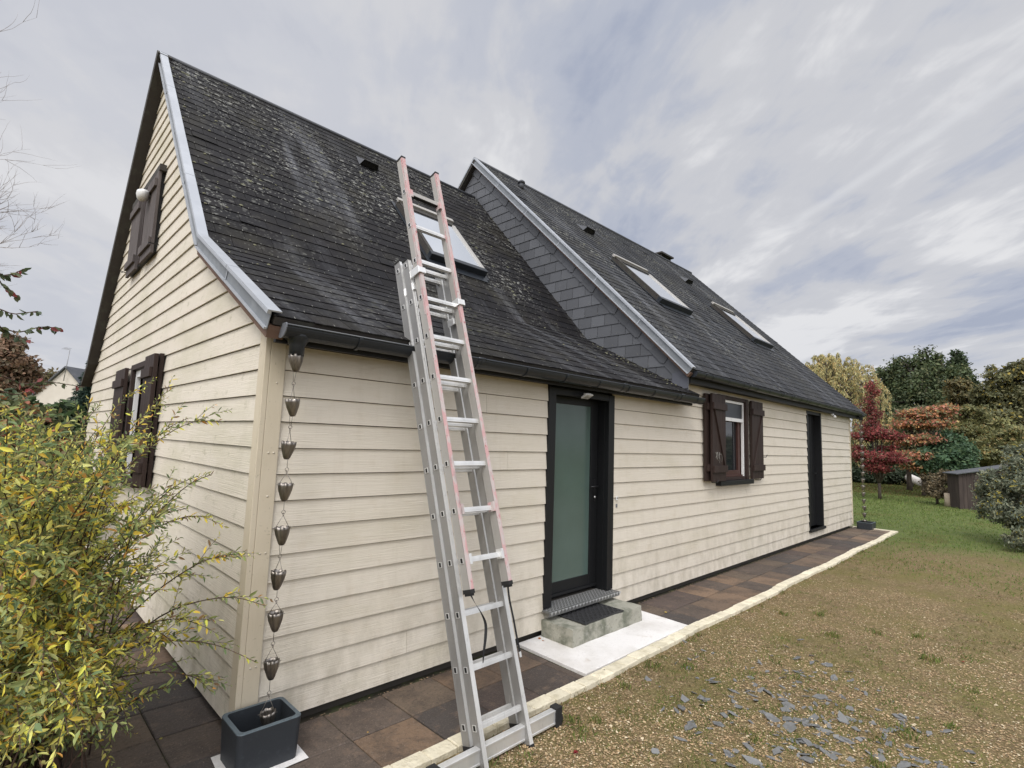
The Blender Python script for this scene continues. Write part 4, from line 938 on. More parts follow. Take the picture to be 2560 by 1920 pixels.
for si, za, zb, m, dx, _ in secs:
    d0 = si*PT
    for side in (0, 1):
        xa = XL0-dx if side == 0 else XR0-SW+dx
        mb = MB()
        sm = 'dusty_shade_aluminium' if si == 0 else 'stile_side_shade'  # both side metals are darkened to paint shade beside the bright flanges
        # hollow-looking box stile: body plus proud flanges
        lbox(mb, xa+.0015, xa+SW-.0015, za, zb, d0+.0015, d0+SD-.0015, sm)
        fm = m
        for e0, e1 in ((0, .006), (.012, .018), (SW-.006, SW)): lbox(mb, xa+e0, xa+e1, za, zb, d0, d0+.0014, fm)
        lbox(mb, xa+.006, xa+SW-.006, za, zb, d0+.0008, d0+.0014, fm)
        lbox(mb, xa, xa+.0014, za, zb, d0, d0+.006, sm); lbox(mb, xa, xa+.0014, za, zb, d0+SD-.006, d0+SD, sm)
        if si == 0:
            lbox(mb, xa-.0002, xa+.0012, 2.45, zb, d0+.0015, d0+.016, 'pink_paint')
            lbox(mb, xa+SW-.0012, xa+SW+.0002, za, zb, d0, d0+.006, 'pink_paint')
        # rung sockets: square flared rims showing on the outer side
        for z in rung_z:
            if za+.03 < z < zb-.03:
                xo = xa-.0012 if side == 0 else xa+SW-.0005
                zc2 = z; hw = .0125
                for (z0_, z1_, a0_, a1_) in ((-hw-.003, -hw, -.014, .014), (hw, hw+.003, -.014, .014), (-hw, hw, -.014, -.0105), (-hw, hw, .0105, .014)):
                    lbox(mb, xo-.0015, xo+.0016, zc2+z0_, zc2+z1_, d0+SD/2+a0_, d0+SD/2+a1_, 'aluminium')
                lbox(mb, xo-.0003, xo+.0012, zc2-hw, zc2+hw, d0+SD/2-.0105, d0+SD/2+.0105, 'fascia_black')
        st_ = mb.build('stile', ladder)
        if si == 0: tag(st_, 'stile of the top section with worn pink paint')
        mb = MB(); lbox(mb, xa-.002, xa+SW+.002, zb, zb+.012, d0-.002, d0+SD+.002, 'rubber'); mb.build('end_cap', ladder); mb = MB(); lbox(mb, xa-.001, xa+SW+.001, za-.022, za, d0-.003, d0+SD+.001, 'rubber')
        if si == 0: lbox(mb, xa+.002, xa+SW-.002, za-.034, za-.022, d0+.004, d0+SD-.008, 'rubber')
        mb.build('end_cap', ladder)
    for i, z in enumerate(rung_z):
        if za+.03 < z < zb-.03:
            mb = MB(); xa, xb = XL0-dx+SW-.001, XR0+dx-SW+.001; c_ = d0+SD/2
            lbox(mb, xa, xb, z-.0135, z+.0135, c_-.0135, c_+.0135, 'aluminium')
            for q in (-.009, -.002, .005): lbox(mb, xa, xb, z+.0135, z+.0148, c_+q, c_+q+.0035, 'aluminium')
            lbox(mb, xa, xb, z-.004, z+.004, c_-.0148, c_-.0135, 'aluminium')
            mb.build('rung', ladder)
# guide brackets wrapping the neighbouring section
for (z, d0, side) in ((2.745, 0, 0), (2.66, PT, 0), (2.58, 0, 1), (2.47, PT, 1)):
    xa = XL0-.012 if side == 0 else XR0-SW-.006; xb = xa+SW+.020
    mb = MB(); lbox(mb, xa, xb, z, z+.040, d0-.012, d0-.003, 'aluminium'); lbox(mb, xa-.005, xa, z-.006, z+.046, d0-.012, d0+PT+(SD-.01 if side == 0 else -.03), 'aluminium'); lbox(mb, xb, xb+.005, z, z+.04, d0-.012, d0+.03, 'aluminium')
    mb.build('guide_bracket', ladder, bevel=.002)
for z, m in ((1.222, 'pink_paint'), (.949, 'aluminium'), (3.37, 'pink_paint')):      # rung clips on the pink section
    for s in (0, 1):
        mb = MB(); xa = XL0+SW+.0005 if s == 0 else XR0-SW-.018
        lbox(mb, xa, xa+.0175, z-.022, z+.034, -.004, .004, m); lbox(mb, xa, xa+.003, z-.022, z+.034, .004, .045, m); mb.build('rung_clip', ladder)
# black tape on the top rung
mb = MB(); lbox(mb, XL0+SW+.03, XR0-SW-.01, 3.395-.0155, 3.395+.014, SD/2-.0165, SD/2+.0145, 'dusty_shade_aluminium'); lbox(mb, XL0+SW+.03, XR0-SW-.01, 3.395-.019, 3.395-.0157, SD/2-.0135, SD/2+.0135, 'rubber'); mb.build('grip_tape', ladder)
# straps dangling below the pink section
def strap(pts, w_, wd):
    mb = MB()
    P = [LP(*p)-LO for p in pts]; n_ = len(P); vs_ = []
    for i, p in enumerate(P):
        ww = w_[i] if isinstance(w_, list) else w_
        s_ = xx_*math.cos(wd[i])+nn_*math.sin(wd[i])
        vs_ += [p-s_*ww/2, p+s_*ww/2, p+s_*ww/2+nn_*.0015, p-s_*ww/2+nn_*.0015]
    fs = [(0, 1, 2, 3), (4*n_-4, 4*n_-1, 4*n_-2, 4*n_-3)]
    for i in range(n_-1):
        for k in range(4): fs.append((i*4+k, i*4+(k+1) % 4, i*4+4+(k+1) % 4, i*4+4+k))
    mb.add(vs_, fs, 'black_strap'); mb.build('strap', ladder)
import itertools
def smooth_path(pts, n_=5):
    out = []
    for i in range(len(pts)-1):
        p0, p1, p2, p3 = [Vector(pts[max(0, min(len(pts)-1, i+k))]) for k in (-1, 0, 1, 2)]
        for k in range(n_):
            t = k/n_; out.append(.5*((2*p1)+(-p0+p2)*t+(2*p0-5*p1+4*p2-p3)*t*t+(-p0+3*p1-3*p2+p3)*t**3))
    out.append(Vector(pts[-1])); return out
sp1 = smooth_path([(XL0+.016, .775, .02), (XL0+.03, .73, .012), (XL0+.062, .665, .005), (XL0+.078, .61, .006), (XL0+.066, .545, .012), (XL0+.045, .48, .02), (XL0+.036, .43, .03)])
strap(sp1, .016, [.2+.12*i for i in range(len(sp1))][:len(sp1)])
sp2 = smooth_path([(XR0-.020, .785, .022), (XR0-.022, .70, .028), (XR0-.016, .60, .030), (XR0-.012, .50, .033), (XR0-.006, .42, .036)])
strap(sp2, .017, [.15]*len(sp2))
mb = MB(); lbox(mb, XR0-.012, XR0+.002, .392, .42, .035, .040, 'aluminium'); mb.build('buckle', ladder)
# sticker on the back left stile
mb = MB(); lbox(mb, XL0-.0148, XL0-.0125, .37, .56, 2*PT+.012, 2*PT+.046, 'sticker'); mb.build('sticker', ladder)
# stabiliser bar across the foot
foot = LP(0, .022, PT+SD); yb_ = foot.y-.035
mb = MB(); a = Vector((.57, yb_-.005, -.064))-LO; b = Vector((1.515, yb_+.033, .018))-LO
mb.box(a, b, 'aluminium'); mb.box((a.x, a.y-.003, b.z-.012), (b.x, a.y, b.z), 'aluminium'); mb.box((a.x, a.y-.003, a.z), (b.x, a.y, a.z+.012), 'aluminium'); sb = mb.build('stabiliser_bar', ladder, bevel=.002)
for x0_ in (a.x-.02, b.x-.035):
    mb = MB(); mb.box((x0_, a.y-.010, a.z-.020), (x0_+.055, b.y+.008, b.z+.012), 'rubber'); mb.poly([(x0_+.0, a.y-.0105, a.z-.018), (x0_+.055, a.y-.0105, a.z-.018), (x0_+.065, a.y-.0105, a.z+.02), (x0_+.055, a.y-.0105, a.z+.05)], (0, .05, 0), 'rubber'); mb.build('rubber_foot', sb, bevel=.003)
# ================================================================== VEGETATION
import numpy as np
LEAF_GAIN = 1.14
def leaves(name, P, D, Nn, ln, wd, cols, m='leaf', parent=None, fold=.25):
    if m == 'leaf': cols = np.minimum(np.asarray(cols)*LEAF_GAIN, .8)
    """P base points, D leaf directions, Nn normals: one lanceolate leaf each"""
    n = len(P); D = D/np.linalg.norm(D, axis=1, keepdims=True)
    S_ = np.cross(D, Nn); S_ /= (np.linalg.norm(S_, axis=1, keepdims=True)+1e-9); U = np.cross(S_, D)
    ln = np.asarray(ln).reshape(-1, 1)*np.ones((n, 1)); wd = np.asarray(wd).reshape(-1, 1)*np.ones((n, 1))
    V = np.empty((n, 6, 3)); V[:, 0] = P; V[:, 3] = P+D*ln-U*ln*.12
    for k, t, w_, sgn in ((1, .33, .5, 1), (2, .70, .38, 1), (4, .70, .38, -1), (5, .33, .5, -1)):
        V[:, k] = P+D*ln*t+S_*wd*w_*sgn+U*wd*fold*w_
    F = (np.arange(n)*6)[:, None, None]+np.array([[0, 1, 2, 3], [0, 3, 4, 5]])[None]
    me = bpy.data.meshes.new(name); me.vertices.add(n*6); me.vertices.foreach_set('co', V.ravel())
    me.loops.add(n*8); me.loops.foreach_set('vertex_index', F.ravel().astype(np.int32))
    me.polygons.add(n*2); me.polygons.foreach_set('loop_start', np.arange(n*2, dtype=np.int32)*4); me.polygons.foreach_set('loop_total', np.full(n*2, 4, dtype=np.int32))
    ca = me.color_attributes.new('Col', 'FLOAT_COLOR', 'CORNER'); cc = np.ones((n, 8, 4)); cc[:, :, :3] = cols[:, None, :]; ca.data.foreach_set('color', cc.ravel())
    me.materials.append(MATS[m]); me.update(calc_edges=True)
    o = bpy.data.objects.new(name, me); COL.objects.link(o)
    if parent is not None: o.parent = parent
    return o
def pick(rg, n, pal, var=.22):
    w = np.array([p[3] if len(p) > 3 else 1 for p in pal], float); idx = rg.choice(len(pal), n, p=w/w.sum())
    c = np.array([p[:3] for p in pal])[idx]; return c*rg.uniform(1-var, 1+var, (n, 1))
def unit(rg, n):
    v = rg.normal(size=(n, 3)); return v/np.linalg.norm(v, axis=1, keepdims=True)
def px_blob(px, py, rpx, d, sq=1.0):
    v = fw + rt*((px-1280)/F_PX) - up*((py-960)/F_PX); c = CAM+v.normalized()*d
    return (c.x, c.y, c.z, rpx*d/v.length/F_PX, sq)
def tree(name, label, cat, blobs, n, size, pal, seed, group=None, base=None, trunk=.12, clump=.19, aspect=.55, clumps=30, droop=0, trunk_m='bark', sparse=1.0):
    """blobs = [(x,y,z,r,squash)]; a tapered trunk with limbs reaches into every blob"""
    rg = np.random.default_rng(seed); r = random.Random(seed)
    cx_ = sum(b[0] for b in blobs)/len(blobs); cy_ = sum(b[1] for b in blobs)/len(blobs)
    if base is None: base = (cx_, cy_)
    t = thing(name, label, cat, (base[0], base[1], -.085), 0, group); O = np.array([base[0], base[1], -.085])
    vol = sum(b[3]**2 for b in blobs); Ps = []; Ns = []; Cs = []
    for b in blobs:
        k = max(20, int(n*b[3]**2/vol)); C_ = np.array(b[:3]); m_ = max(5, int(clumps*sparse))
        cc = unit(rg, m_); rad = b[3]*rg.uniform(.45, 1.02, (m_, 1)); cc = cc*rad; cc[:, 2] *= b[4]
        cb_ = rg.uniform(.78, 1.22, m_)
        ii = rg.integers(0, m_, k); off = rg.normal(size=(k, 3))*b[3]*clump; off[:, 2] *= .7*b[4]
        p = C_+cc[ii]+off; p[:, 2] = np.maximum(p[:, 2], -.02)
        nn = cc[ii]/b[3]+unit(rg, k)*.8+np.array([0, 0, .5]); Ps.append(p); Ns.append(nn); Cs.append(cb_[ii])
    P = np.concatenate(Ps)-O; Nn = np.concatenate(Ns); cbv = np.concatenate(Cs)[:, None]
    D = unit(rg, len(P)); D[:, 2] -= droop; col = pick(rg, len(P), pal)*cbv
    s_ = size*rg.uniform(.7, 1.35, len(P))
    leaves('crown', P, D, Nn, s_, s_*aspect, col, parent=t)
    mb = MB(); top = max(blobs, key=lambda b: b[2]); zt = top[2]
    z0 = min(b[2] for b in blobs)
    fork = Vector((0, 0, max(.15, (z0)*.55)))
    mb.tube([Vector((0, 0, 0)), fork*.5+Vector((r.uniform(-.1, .1)*trunk*3, 0, 0)), fork], [trunk*1.3, trunk*1.05, trunk], trunk_m, 9)
    for b in blobs:
        e = Vector((b[0]-O[0], b[1]-O[1], b[2]-O[2])); mid = fork.lerp(e, .5)+Vector((r.uniform(-.2, .2), r.uniform(-.2, .2), .15))*b[3]
        mb.tube([fork, mid, e], [trunk*.7, trunk*.45, trunk*.2], trunk_m, 6)
        for _ in range(7 if n > 2500 else 3):
            q = Vector(unit(rg, 1)[0])*b[3]*.95; q.z = abs(q.z)*b[4]; mb.tube([mid.lerp(e, r.uniform(.3, 1)), e+q*.55+Vector((0, 0, .05)), e+q], [trunk*.22, trunk*.12, trunk*.04], trunk_m, 4)
    mb.build('trunk', t); return t
GD = [(.070, .095, .042), (.088, .112, .050), (.115, .122, .055, .6), (.055, .075, .038)]
OL = [(.10, .105, .028), (.13, .12, .032), (.085, .085, .030), (.15, .13, .04, .5)]
# --- trees beyond the lawn, right
B = px_blob
FT = 'trees beyond the lawn'
tree('oak_tree', 'tall dark green domed tree, the broadest behind the far end of the lawn', 'tree', [B(2250, 955, 52, 52), B(2300, 935, 55, 52), B(2345, 950, 50, 52), B(2230, 1010, 58, 51), B(2300, 1010, 66, 50), B(2205, 1065, 45, 50), B(2280, 1085, 60, 49), B(2360, 1040, 55, 51), B(2165, 1000, 34, 52), B(2330, 905, 22, 52)], 44000, .22, GD, 31, FT, trunk=.45)
tree('pine_tree', 'dark pointed crown standing just right of the tall domed tree', 'tree', [B(2395, 915, 24, 56, 1.3), B(2400, 965, 34, 56), B(2425, 985, 30, 56), B(2380, 990, 36, 56), B(2390, 890, 10, 56, 1.4)], 11000, .22, [(.055, .08, .042), (.07, .095, .05)], 32, FT, trunk=.3)
tree('ash_tree', 'brownish green tree with thin top in front of the dark domed tree', 'tree', [B(2390, 970, 26, 44), B(2425, 1000, 34, 44), B(2375, 1030, 30, 44), B(2440, 1045, 40, 44), B(2390, 1075, 36, 43)], 13000, .19, [(.15, .125, .06), (.17, .15, .065), (.11, .11, .055), (.27, .18, .06, .4)], 33, FT, trunk=.25)
tree('hazel_tree', 'airy tree with gaps and yellow leaves at the right edge of the photo', 'tree', [B(2510, 950, 38, 38), B(2545, 935, 34, 38), B(2480, 1000, 38, 38), B(2540, 1010, 46, 38), B(2590, 980, 45, 38), B(2500, 1060, 45, 37), B(2570, 1070, 50, 37), B(2450, 985, 20, 38)], 20000, .16, [(.13, .135, .065), (.17, .16, .075), (.10, .105, .055), (.42, .33, .08, .25)], 34, FT, trunk=.2, clump=.16, clumps=34)
tree('maple_tree', 'olive green spreading tree mass behind the small shed', 'tree', [B(2400, 1085, 40, 33, .7), B(2460, 1075, 48, 33, .8), B(2520, 1100, 50, 32, .8), B(2570, 1130, 50, 32, .8), B(2480, 1130, 50, 31, .8), B(2420, 1135, 36, 32), B(2430, 1040, 30, 33)], 24000, .14, [(.16, .165, .07), (.20, .19, .075), (.13, .135, .06), (.30, .22, .09, .3)], 35, FT, trunk=.18)
tree('orange_tree', 'tree with layers of orange and salmon autumn leaves right of the red maple', 'tree', [B(2300, 1035, 30, 29, .45), B(2345, 1030, 26, 29, .4), B(2275, 1060, 28, 29, .4), B(2330, 1060, 30, 29, .35), B(2250, 1100, 24, 28.5, .5), B(2310, 1098, 30, 28.5, .35), B(2265, 1145, 28, 28, .5), B(2300, 1140, 26, 28, .45), B(2285, 1165, 20, 28, .5), B(2370, 1020, 18, 29, .4)], 11000, .12, [(.50, .22, .11), (.46, .20, .14), (.52, .30, .13), (.19, .18, .09, 2.6), (.36, .14, .10, .7)], 36, FT, trunk=.07, clump=.34, clumps=20)
tree('grey_shrub', 'greyish thin shrub between the red and the orange trees', 'shrub', [B(2290, 1050, 40, 32), B(2250, 1120, 40, 32), B(2320, 1110, 44, 32), B(2215, 1080, 24, 33)], 9000, .14, [(.13, .135, .075), (.16, .15, .085), (.20, .18, .08, .5)], 37, None, trunk=.1)
tree('japanese_maple', 'deep red maple with a spire top and spreading lower layers', 'tree', [B(2180, 975, 16, 25, 1.6), B(2172, 1015, 18, 25, 1.3), B(2186, 1040, 16, 25, 1.2), B(2175, 1068, 22, 25, .8), B(2205, 1085, 30, 24.8, .42), B(2160, 1090, 26, 25, .5), B(2240, 1092, 20, 24.6, .35), B(2170, 1140, 30, 24.6, .5), B(2215, 1145, 34, 24.4, .4), B(2240, 1150, 18, 24.4, .35), B(2190, 1170, 26, 24.4, .4), B(2232, 1120, 12, 24.6, .4), B(2150, 1120, 14, 25, .5), B(2200, 1120, 12, 25, .5)], 13000, .075, [(.22, .048, .046), (.27, .066, .060), (.15, .036, .038), (.14, .11, .06, .7)], 38, None, trunk=.05, clump=.30, clumps=22)
tree('hedge', 'dark evergreen hedge closing the lawn below the red and orange trees', 'hedge', [B(2120+i*26, 1188+2*(i % 3), 24, 37, .8) for i in range(9)], 11000, .14, [(.030, .045, .024), (.045, .062, .032)], 39, None, trunk=.08)
tree('laurel_bush', 'round deep green bush between the orange tree and the shed', 'bush', [B(2340, 1120, 34, 29), B(2375, 1110, 36, 29), B(2410, 1130, 30, 29), B(2320, 1150, 30, 28), B(2375, 1150, 38, 28), B(2415, 1160, 26, 28)], 10000, .13, [(.055, .10, .055), (.075, .13, .065), (.10, .15, .07, .4)], 40, None, trunk=.1)
tree('brown_shrub', 'brown leafless-looking shrub beside the left side of the small shed', 'shrub', [B(2335, 1205, 22, 24.5), B(2360, 1195, 22, 24.5), B(2345, 1230, 24, 24.2), B(2325, 1225, 14, 24.5)], 5000, .07, [(.15, .115, .07), (.20, .155, .09), (.11, .095, .06)], 41, None, trunk=.04)
tree('silver_bush', 'large grey-green bush with yellow patches at the right edge of the lawn', 'bush', [B(2500, 1215, 42, 15), B(2550, 1190, 50, 15), B(2600, 1220, 60, 14.5), B(2480, 1265, 34, 15), B(2530, 1280, 46, 14.6), B(2590, 1310, 52, 14.2), B(2465, 1225, 22, 15), B(2560, 1350, 34, 13.8), B(2545, 1140, 30, 15.4), B(2600, 1140, 40, 15.2)], 22000, .062, [(.15, .175, .12), (.21, .225, .155), (.11, .13, .09), (.42, .35, .08, .22), (.26, .26, .17, .5)], 42, None, trunk=.06, aspect=.4, clump=.17)
tree('far_wood_tree', 'low hazy green trees far beyond the lawn at the left of the red maple', 'tree', [B(2100+i*40, 1130, 46, 62) for i in range(4)], 6000, .35, GD, 43, None, trunk=.2)
# weeping willow: long hanging strands
def willow():
    c = away(2085, 1210, 31); rg = np.random.default_rng(5); r = random.Random(5)
    t = thing('willow_tree', 'yellow-green weeping willow rising behind the far roof end', 'tree', (c.x, c.y, -.085)); mb = MB()
    ppx = 31*.80/F_PX
    H = (1120-850)*ppx+1.65
    mb.tube([(0, 0, 0), (.1, 0, H*.35), (0, .1, H*.6)], [.22, .17, .12], 'bark', 8); P = []; D = []; 
    rx = np.array([rt.x, rt.y, 0]); rx /= np.linalg.norm(rx); ry = np.array([-rx[1], rx[0], 0])
    for i in range(150):
        a = r.uniform(0, 6.283); rad = abs(r.gauss(.55, .35)); rad = min(rad, 1.15)*2.2; top = H*(1-.16*(rad/2.3)**2)*r.uniform(.80, 1.0)
        e = rx*math.cos(a)*rad+ry*math.sin(a)*rad
        s = Vector((0, .05, H*r.uniform(.45, .62))); apex = Vector((e[0]*.8, e[1]*.8, top)); out_ = Vector((e[0], e[1], top-.35)); ln = r.uniform(.4, .9)*top*.85
        pts = smooth_path([s, s.lerp(apex, .55)+Vector((0, 0, .3)), apex, out_, out_+Vector((r.uniform(-.1, .1), r.uniform(-.1, .1), -ln*.5)), out_+Vector((r.uniform(-.2, .2), r.uniform(-.2, .2), -ln))], 4)
        mb.tube(pts, [max(.006, .035*(1-k/len(pts))**2) for k in range(len(pts))], 'bark', 4)
        A = np.array([list(q) for q in pts[6:]])
        for k in range(len(A)-1):
            m_ = r.randint(9, 16) if r.random() < .9 else 2
            u = rg.random((m_, 1)); P.append(A[k]*(1-u)+A[k+1]*u+rg.normal(size=(m_, 3))*.03); D.append(np.tile([0, 0, -1.2], (m_, 1))+rg.normal(size=(m_, 3))*.5)
    P = np.concatenate(P); D = np.concatenate(D); P[:, 2] = np.maximum(P[:, 2], .1)
    leaves('crown', P, D, unit(rg, len(P)), rg.uniform(.10, .19, len(P)), .035, pick(rg, len(P), [(.48, .42, .20), (.40, .37, .18), (.56, .46, .21), (.30, .30, .15), (.50, .34, .14, .4)]), parent=t)
    mb.build('trunk', t)
willow()
# --- shed, log, stump
def ground_at(px, py, z=-.085):
    v = (fw + rt*((px-1280)/F_PX) - up*((py-960)/F_PX)); k = (z-CAM.z)/v.z; return CAM+v*k
c = ground_at(2400, 1273)
shed = thing('garden_shed', 'low dark brown plank shed half hidden by the big bush on the right', 'shed', (c.x, c.y, -.085), R(-62))
mb = MB(); SX, SY, SH = 1.7, .75, 1.15
for i in range(9):
    z0_ = i*SH/9; mb.box((0, .0, z0_+.003), (.012, SY, z0_+SH/9-.003), 'shed_wood')
mb.box((.013, .013, 0), (SX-.01, SY, SH-.02), 'foundation')
for i in range(15): mb.box((i*SX/15+.003, -.012, 0), ((i+1)*SX/15-.003, .012, SH+.02*i), 'shed_wood')
mb.build('wall', shed)
mb = MB(); mb.add([(-.10, -.12, SH-.02), (SX, -.12, SH+.34), (SX, SY+.1, SH+.34), (-.10, SY+.1, SH-.02), (-.10, -.12, SH+.01), (SX, -.12, SH+.37), (SX, SY+.1, SH+.37), (-.10, SY+.1, SH+.01)], [(0, 3, 2, 1), (4, 5, 6, 7), (0, 1, 5, 4), (1, 2, 6, 5), (2, 3, 7, 6), (3, 0, 4, 7)], 'far_slate'); mb.build('roof', shed)
mb = MB(); mb.box((.40, -.03, .05), (1.05, -.013, 1.05), 'shed_wood'); mb.build('door', shed)
c = ground_at(2371, 1267); mb = MB(); mb.tube([(0, 0, 0), (.01, 0, .2), (0, .01, .46)], [.11, .10, .095], 'cut_wood', 12); o = mb.build('tree_stump', loc=(c.x, c.y, -.085)); tag(o, 'short pale upright log standing in the grass before the shed', 'stump')
c0 = ground_at(2262, 1214); c1 = ground_at(2318, 1224); mb = MB(); d_ = c1-c0
mb.tube([(0, 0, .30), tuple(Vector((d_.x*.25, d_.y*.25, .48))), tuple(Vector((d_.x*.6, d_.y*.6, .36))), tuple(Vector((d_.x, d_.y, .16)))], [.14, .22, .20, .10], 'white_tarp', 12)
o = mb.build('fallen_log', loc=(c0.x, c0.y, -.085)); tag(o, 'pale curved log lying at the far side of the lawn', 'log')
mb2 = MB(); mb2.tube([(d_.x*.3, d_.y*.3, 0), (d_.x*.32, d_.y*.32, .35)], .12, 'bark', 8); o2 = mb2.build('support', o)
# --- neighbour's house, left
NH = away(150, 1060, 62); rx = Vector((rt.x, rt.y, 0)).normalized(); ang = math.atan2(rx.y, rx.x)
pp = 62*.76/F_PX
nh = thing('neighbour_house', 'distant pale house with a slate gable roof beyond the left hedge', 'house', (NH.x, NH.y, -.085), ang)
ap = 1.72+145*pp; ev = 1.72+62*pp; hw = 84*pp
mb = MB(); mb.poly([(-hw, 0, 0), (hw, 0, 0), (hw, 0, ev), (0, 0, ap), (-hw, 0, ev)], (0, 7, 0), 'render_wall'); mb.build('wall', nh)
mb = MB()
for s in (-1, 1):
    a = Vector((s*(hw+.35), -.25, ev-.33)); b = Vector((0, -.25, ap+.02)); up_ = Vector((0, 0, .14)); dd = Vector((0, 7.5, 0))
    mb.add([a, b, b+dd, a+dd, a+up_, b+up_, b+dd+up_, a+dd+up_], [(0, 1, 2, 3), (4, 7, 6, 5), (0, 4, 5, 1), (3, 2, 6, 7), (0, 3, 7, 4)], 'far_slate')
# side wing with its own slope
mb.add([(-hw-2.9, 1.4, ev-.9), (-.5, 1.4, ev-.9), (-.5, 4.0, ev+1.15), (-hw-1.2, 4.0, ev+1.15)], [(0, 1, 2, 3)], 'far_slate')
mb.add([(.5, 1.4, ev-.9), (hw+3, 1.4, ev-.9), (hw+3, 4.0, ev+.9), (.5, 4.0, ev+.9)], [(0, 1, 2, 3)], 'far_slate')
mb.build('roof', nh)
mb = MB(); mb.box((-hw-2.6, 1.7, 0), (hw+2.8, 6, ev-.95), 'render_wall'); mb.build('wall', nh)
mb = MB(); mb.box((-.1, -.06, 1.9), (1.6, -.01, 3.4), 'white_pvc'); mb.build('window', nh)
mb = MB(); m0_ = Vector((.08, -.3, ap-1.2)); mb.tube([m0_, m0_+Vector((.22, 0, 1.2+46*pp))], .035, 'antenna_metal', 5); tp = m0_+Vector((.22, 0, 1.2+46*pp)); mb.tube([tp, tp+Vector((-.55, 0, .12))], .02, 'antenna_metal', 5)
for i in range(5): q = tp+Vector((-.55+i*.12, 0, .12-i*.025)); mb.tube([q-Vector((0, .25, .12)), q+Vector((0, .25, .12))], .012, 'antenna_metal', 4)
mb.build('antenna', nh)
# spruce beside the neighbour's house
def spruce():
    c = away(228, 1060, 40); rg = np.random.default_rng(8); t = thing('spruce_tree', 'dark spruce behind the left corner of the house', 'tree', (c.x, c.y, -.085)); Ht = 1.7+215*40*.77/F_PX
    P = []; D = []; Nn = []
    for k in range(34):
        z = Ht*(.12+.88*k/34); rad = (Ht-z)*.30+.05; m_ = 12
        for j in range(m_):
            a = 6.283*(j/m_)+k*.7+rg.uniform(-.2, .2); L_ = rad*rg.uniform(.75, 1.15); n_ = 34
            u = rg.random(n_)**.7; x = u*L_; zz = z-.35*x+.10*x*x+rg.normal(size=n_)*.05; lat = rg.normal(size=n_)*.10*(1.2-u)*L_
            P.append(np.stack([x*math.cos(a)-lat*math.sin(a), x*math.sin(a)+lat*math.cos(a), zz], 1)); D.append(np.tile([math.cos(a), math.sin(a), -.35], (n_, 1))+rg.normal(size=(n_, 3))*.5)
    P = np.concatenate(P); D = np.concatenate(D); leaves('crown', P, D, unit(rg, len(P))+[0, 0, 1], .26, .055, pick(rg, len(P), [(.03, .055, .042), (.045, .075, .052)]), parent=t)
    mb = MB(); mb.tube([(0, 0, 0), (0, 0, Ht)], [.22, .02], 'bark', 8); mb.build('trunk', t)
spruce()
tree('beech_tree', 'rusty brown tree at the left edge above the hedge', 'tree', [B(20, 900, 48, 26), B(60, 925, 34, 26), B(10, 950, 50, 26), B(75, 960, 26, 26), B(-30, 920, 50, 26), B(30, 860, 24, 26)], 9000, .15, [(.20, .135, .09), (.24, .155, .10), (.15, .12, .075), (.28, .17, .11, .5)], 51, None, trunk=.10, clump=.20, clumps=40)
tree('far_wood_tree', 'olive brown trees behind the neighbouring house', 'tree', [B(40, 985, 50, 80), B(95, 960, 36, 80), B(130, 975, 36, 80), B(70, 940, 20, 80), B(0, 975, 50, 80), B(190, 1000, 50, 80)], 8000, .42, [(.18, .14, .075), (.20, .165, .085), (.14, .125, .065)], 52, None, trunk=.3)
tree('laurel_hedge', 'dense dark green broad-leaved hedge beyond the back corner of the house', 'hedge', [B(150, 1050, 44, 14), B(195, 1060, 34, 14), B(110, 1065, 44, 13.5), B(60, 1060, 50, 13.5), B(10, 1050, 55, 13.5), B(170, 1110, 50, 13), B(90, 1120, 55, 12.5), B(20, 1120, 60, 12.5), B(200, 1160, 40, 12.5), B(-50, 1080, 60, 13)], 12000, .15, [(.05, .085, .036), (.07, .11, .045), (.10, .125, .055, .6), (.038, .062, .028)], 53, None, trunk=.06, clump=.2)
tree('smoke_bush', 'shrub with dull green and orange-brown rounded leaves in front of the hedge', 'shrub', [B(60, 1060, 60, 8.2), B(-10, 1050, 70, 8), B(110, 1110, 60, 8), B(30, 1130, 80, 7.6), B(150, 1150, 50, 7.8), B(-40, 1120, 80, 7.6), B(110, 1180, 70, 7.4)], 5200, .085, [(.115, .14, .065), (.15, .165, .08), (.085, .11, .05), (.36, .15, .07, .5), (.28, .11, .07, .4), (.22, .17, .08, .5)], 54, None, trunk=.03, aspect=.72, clump=.24)
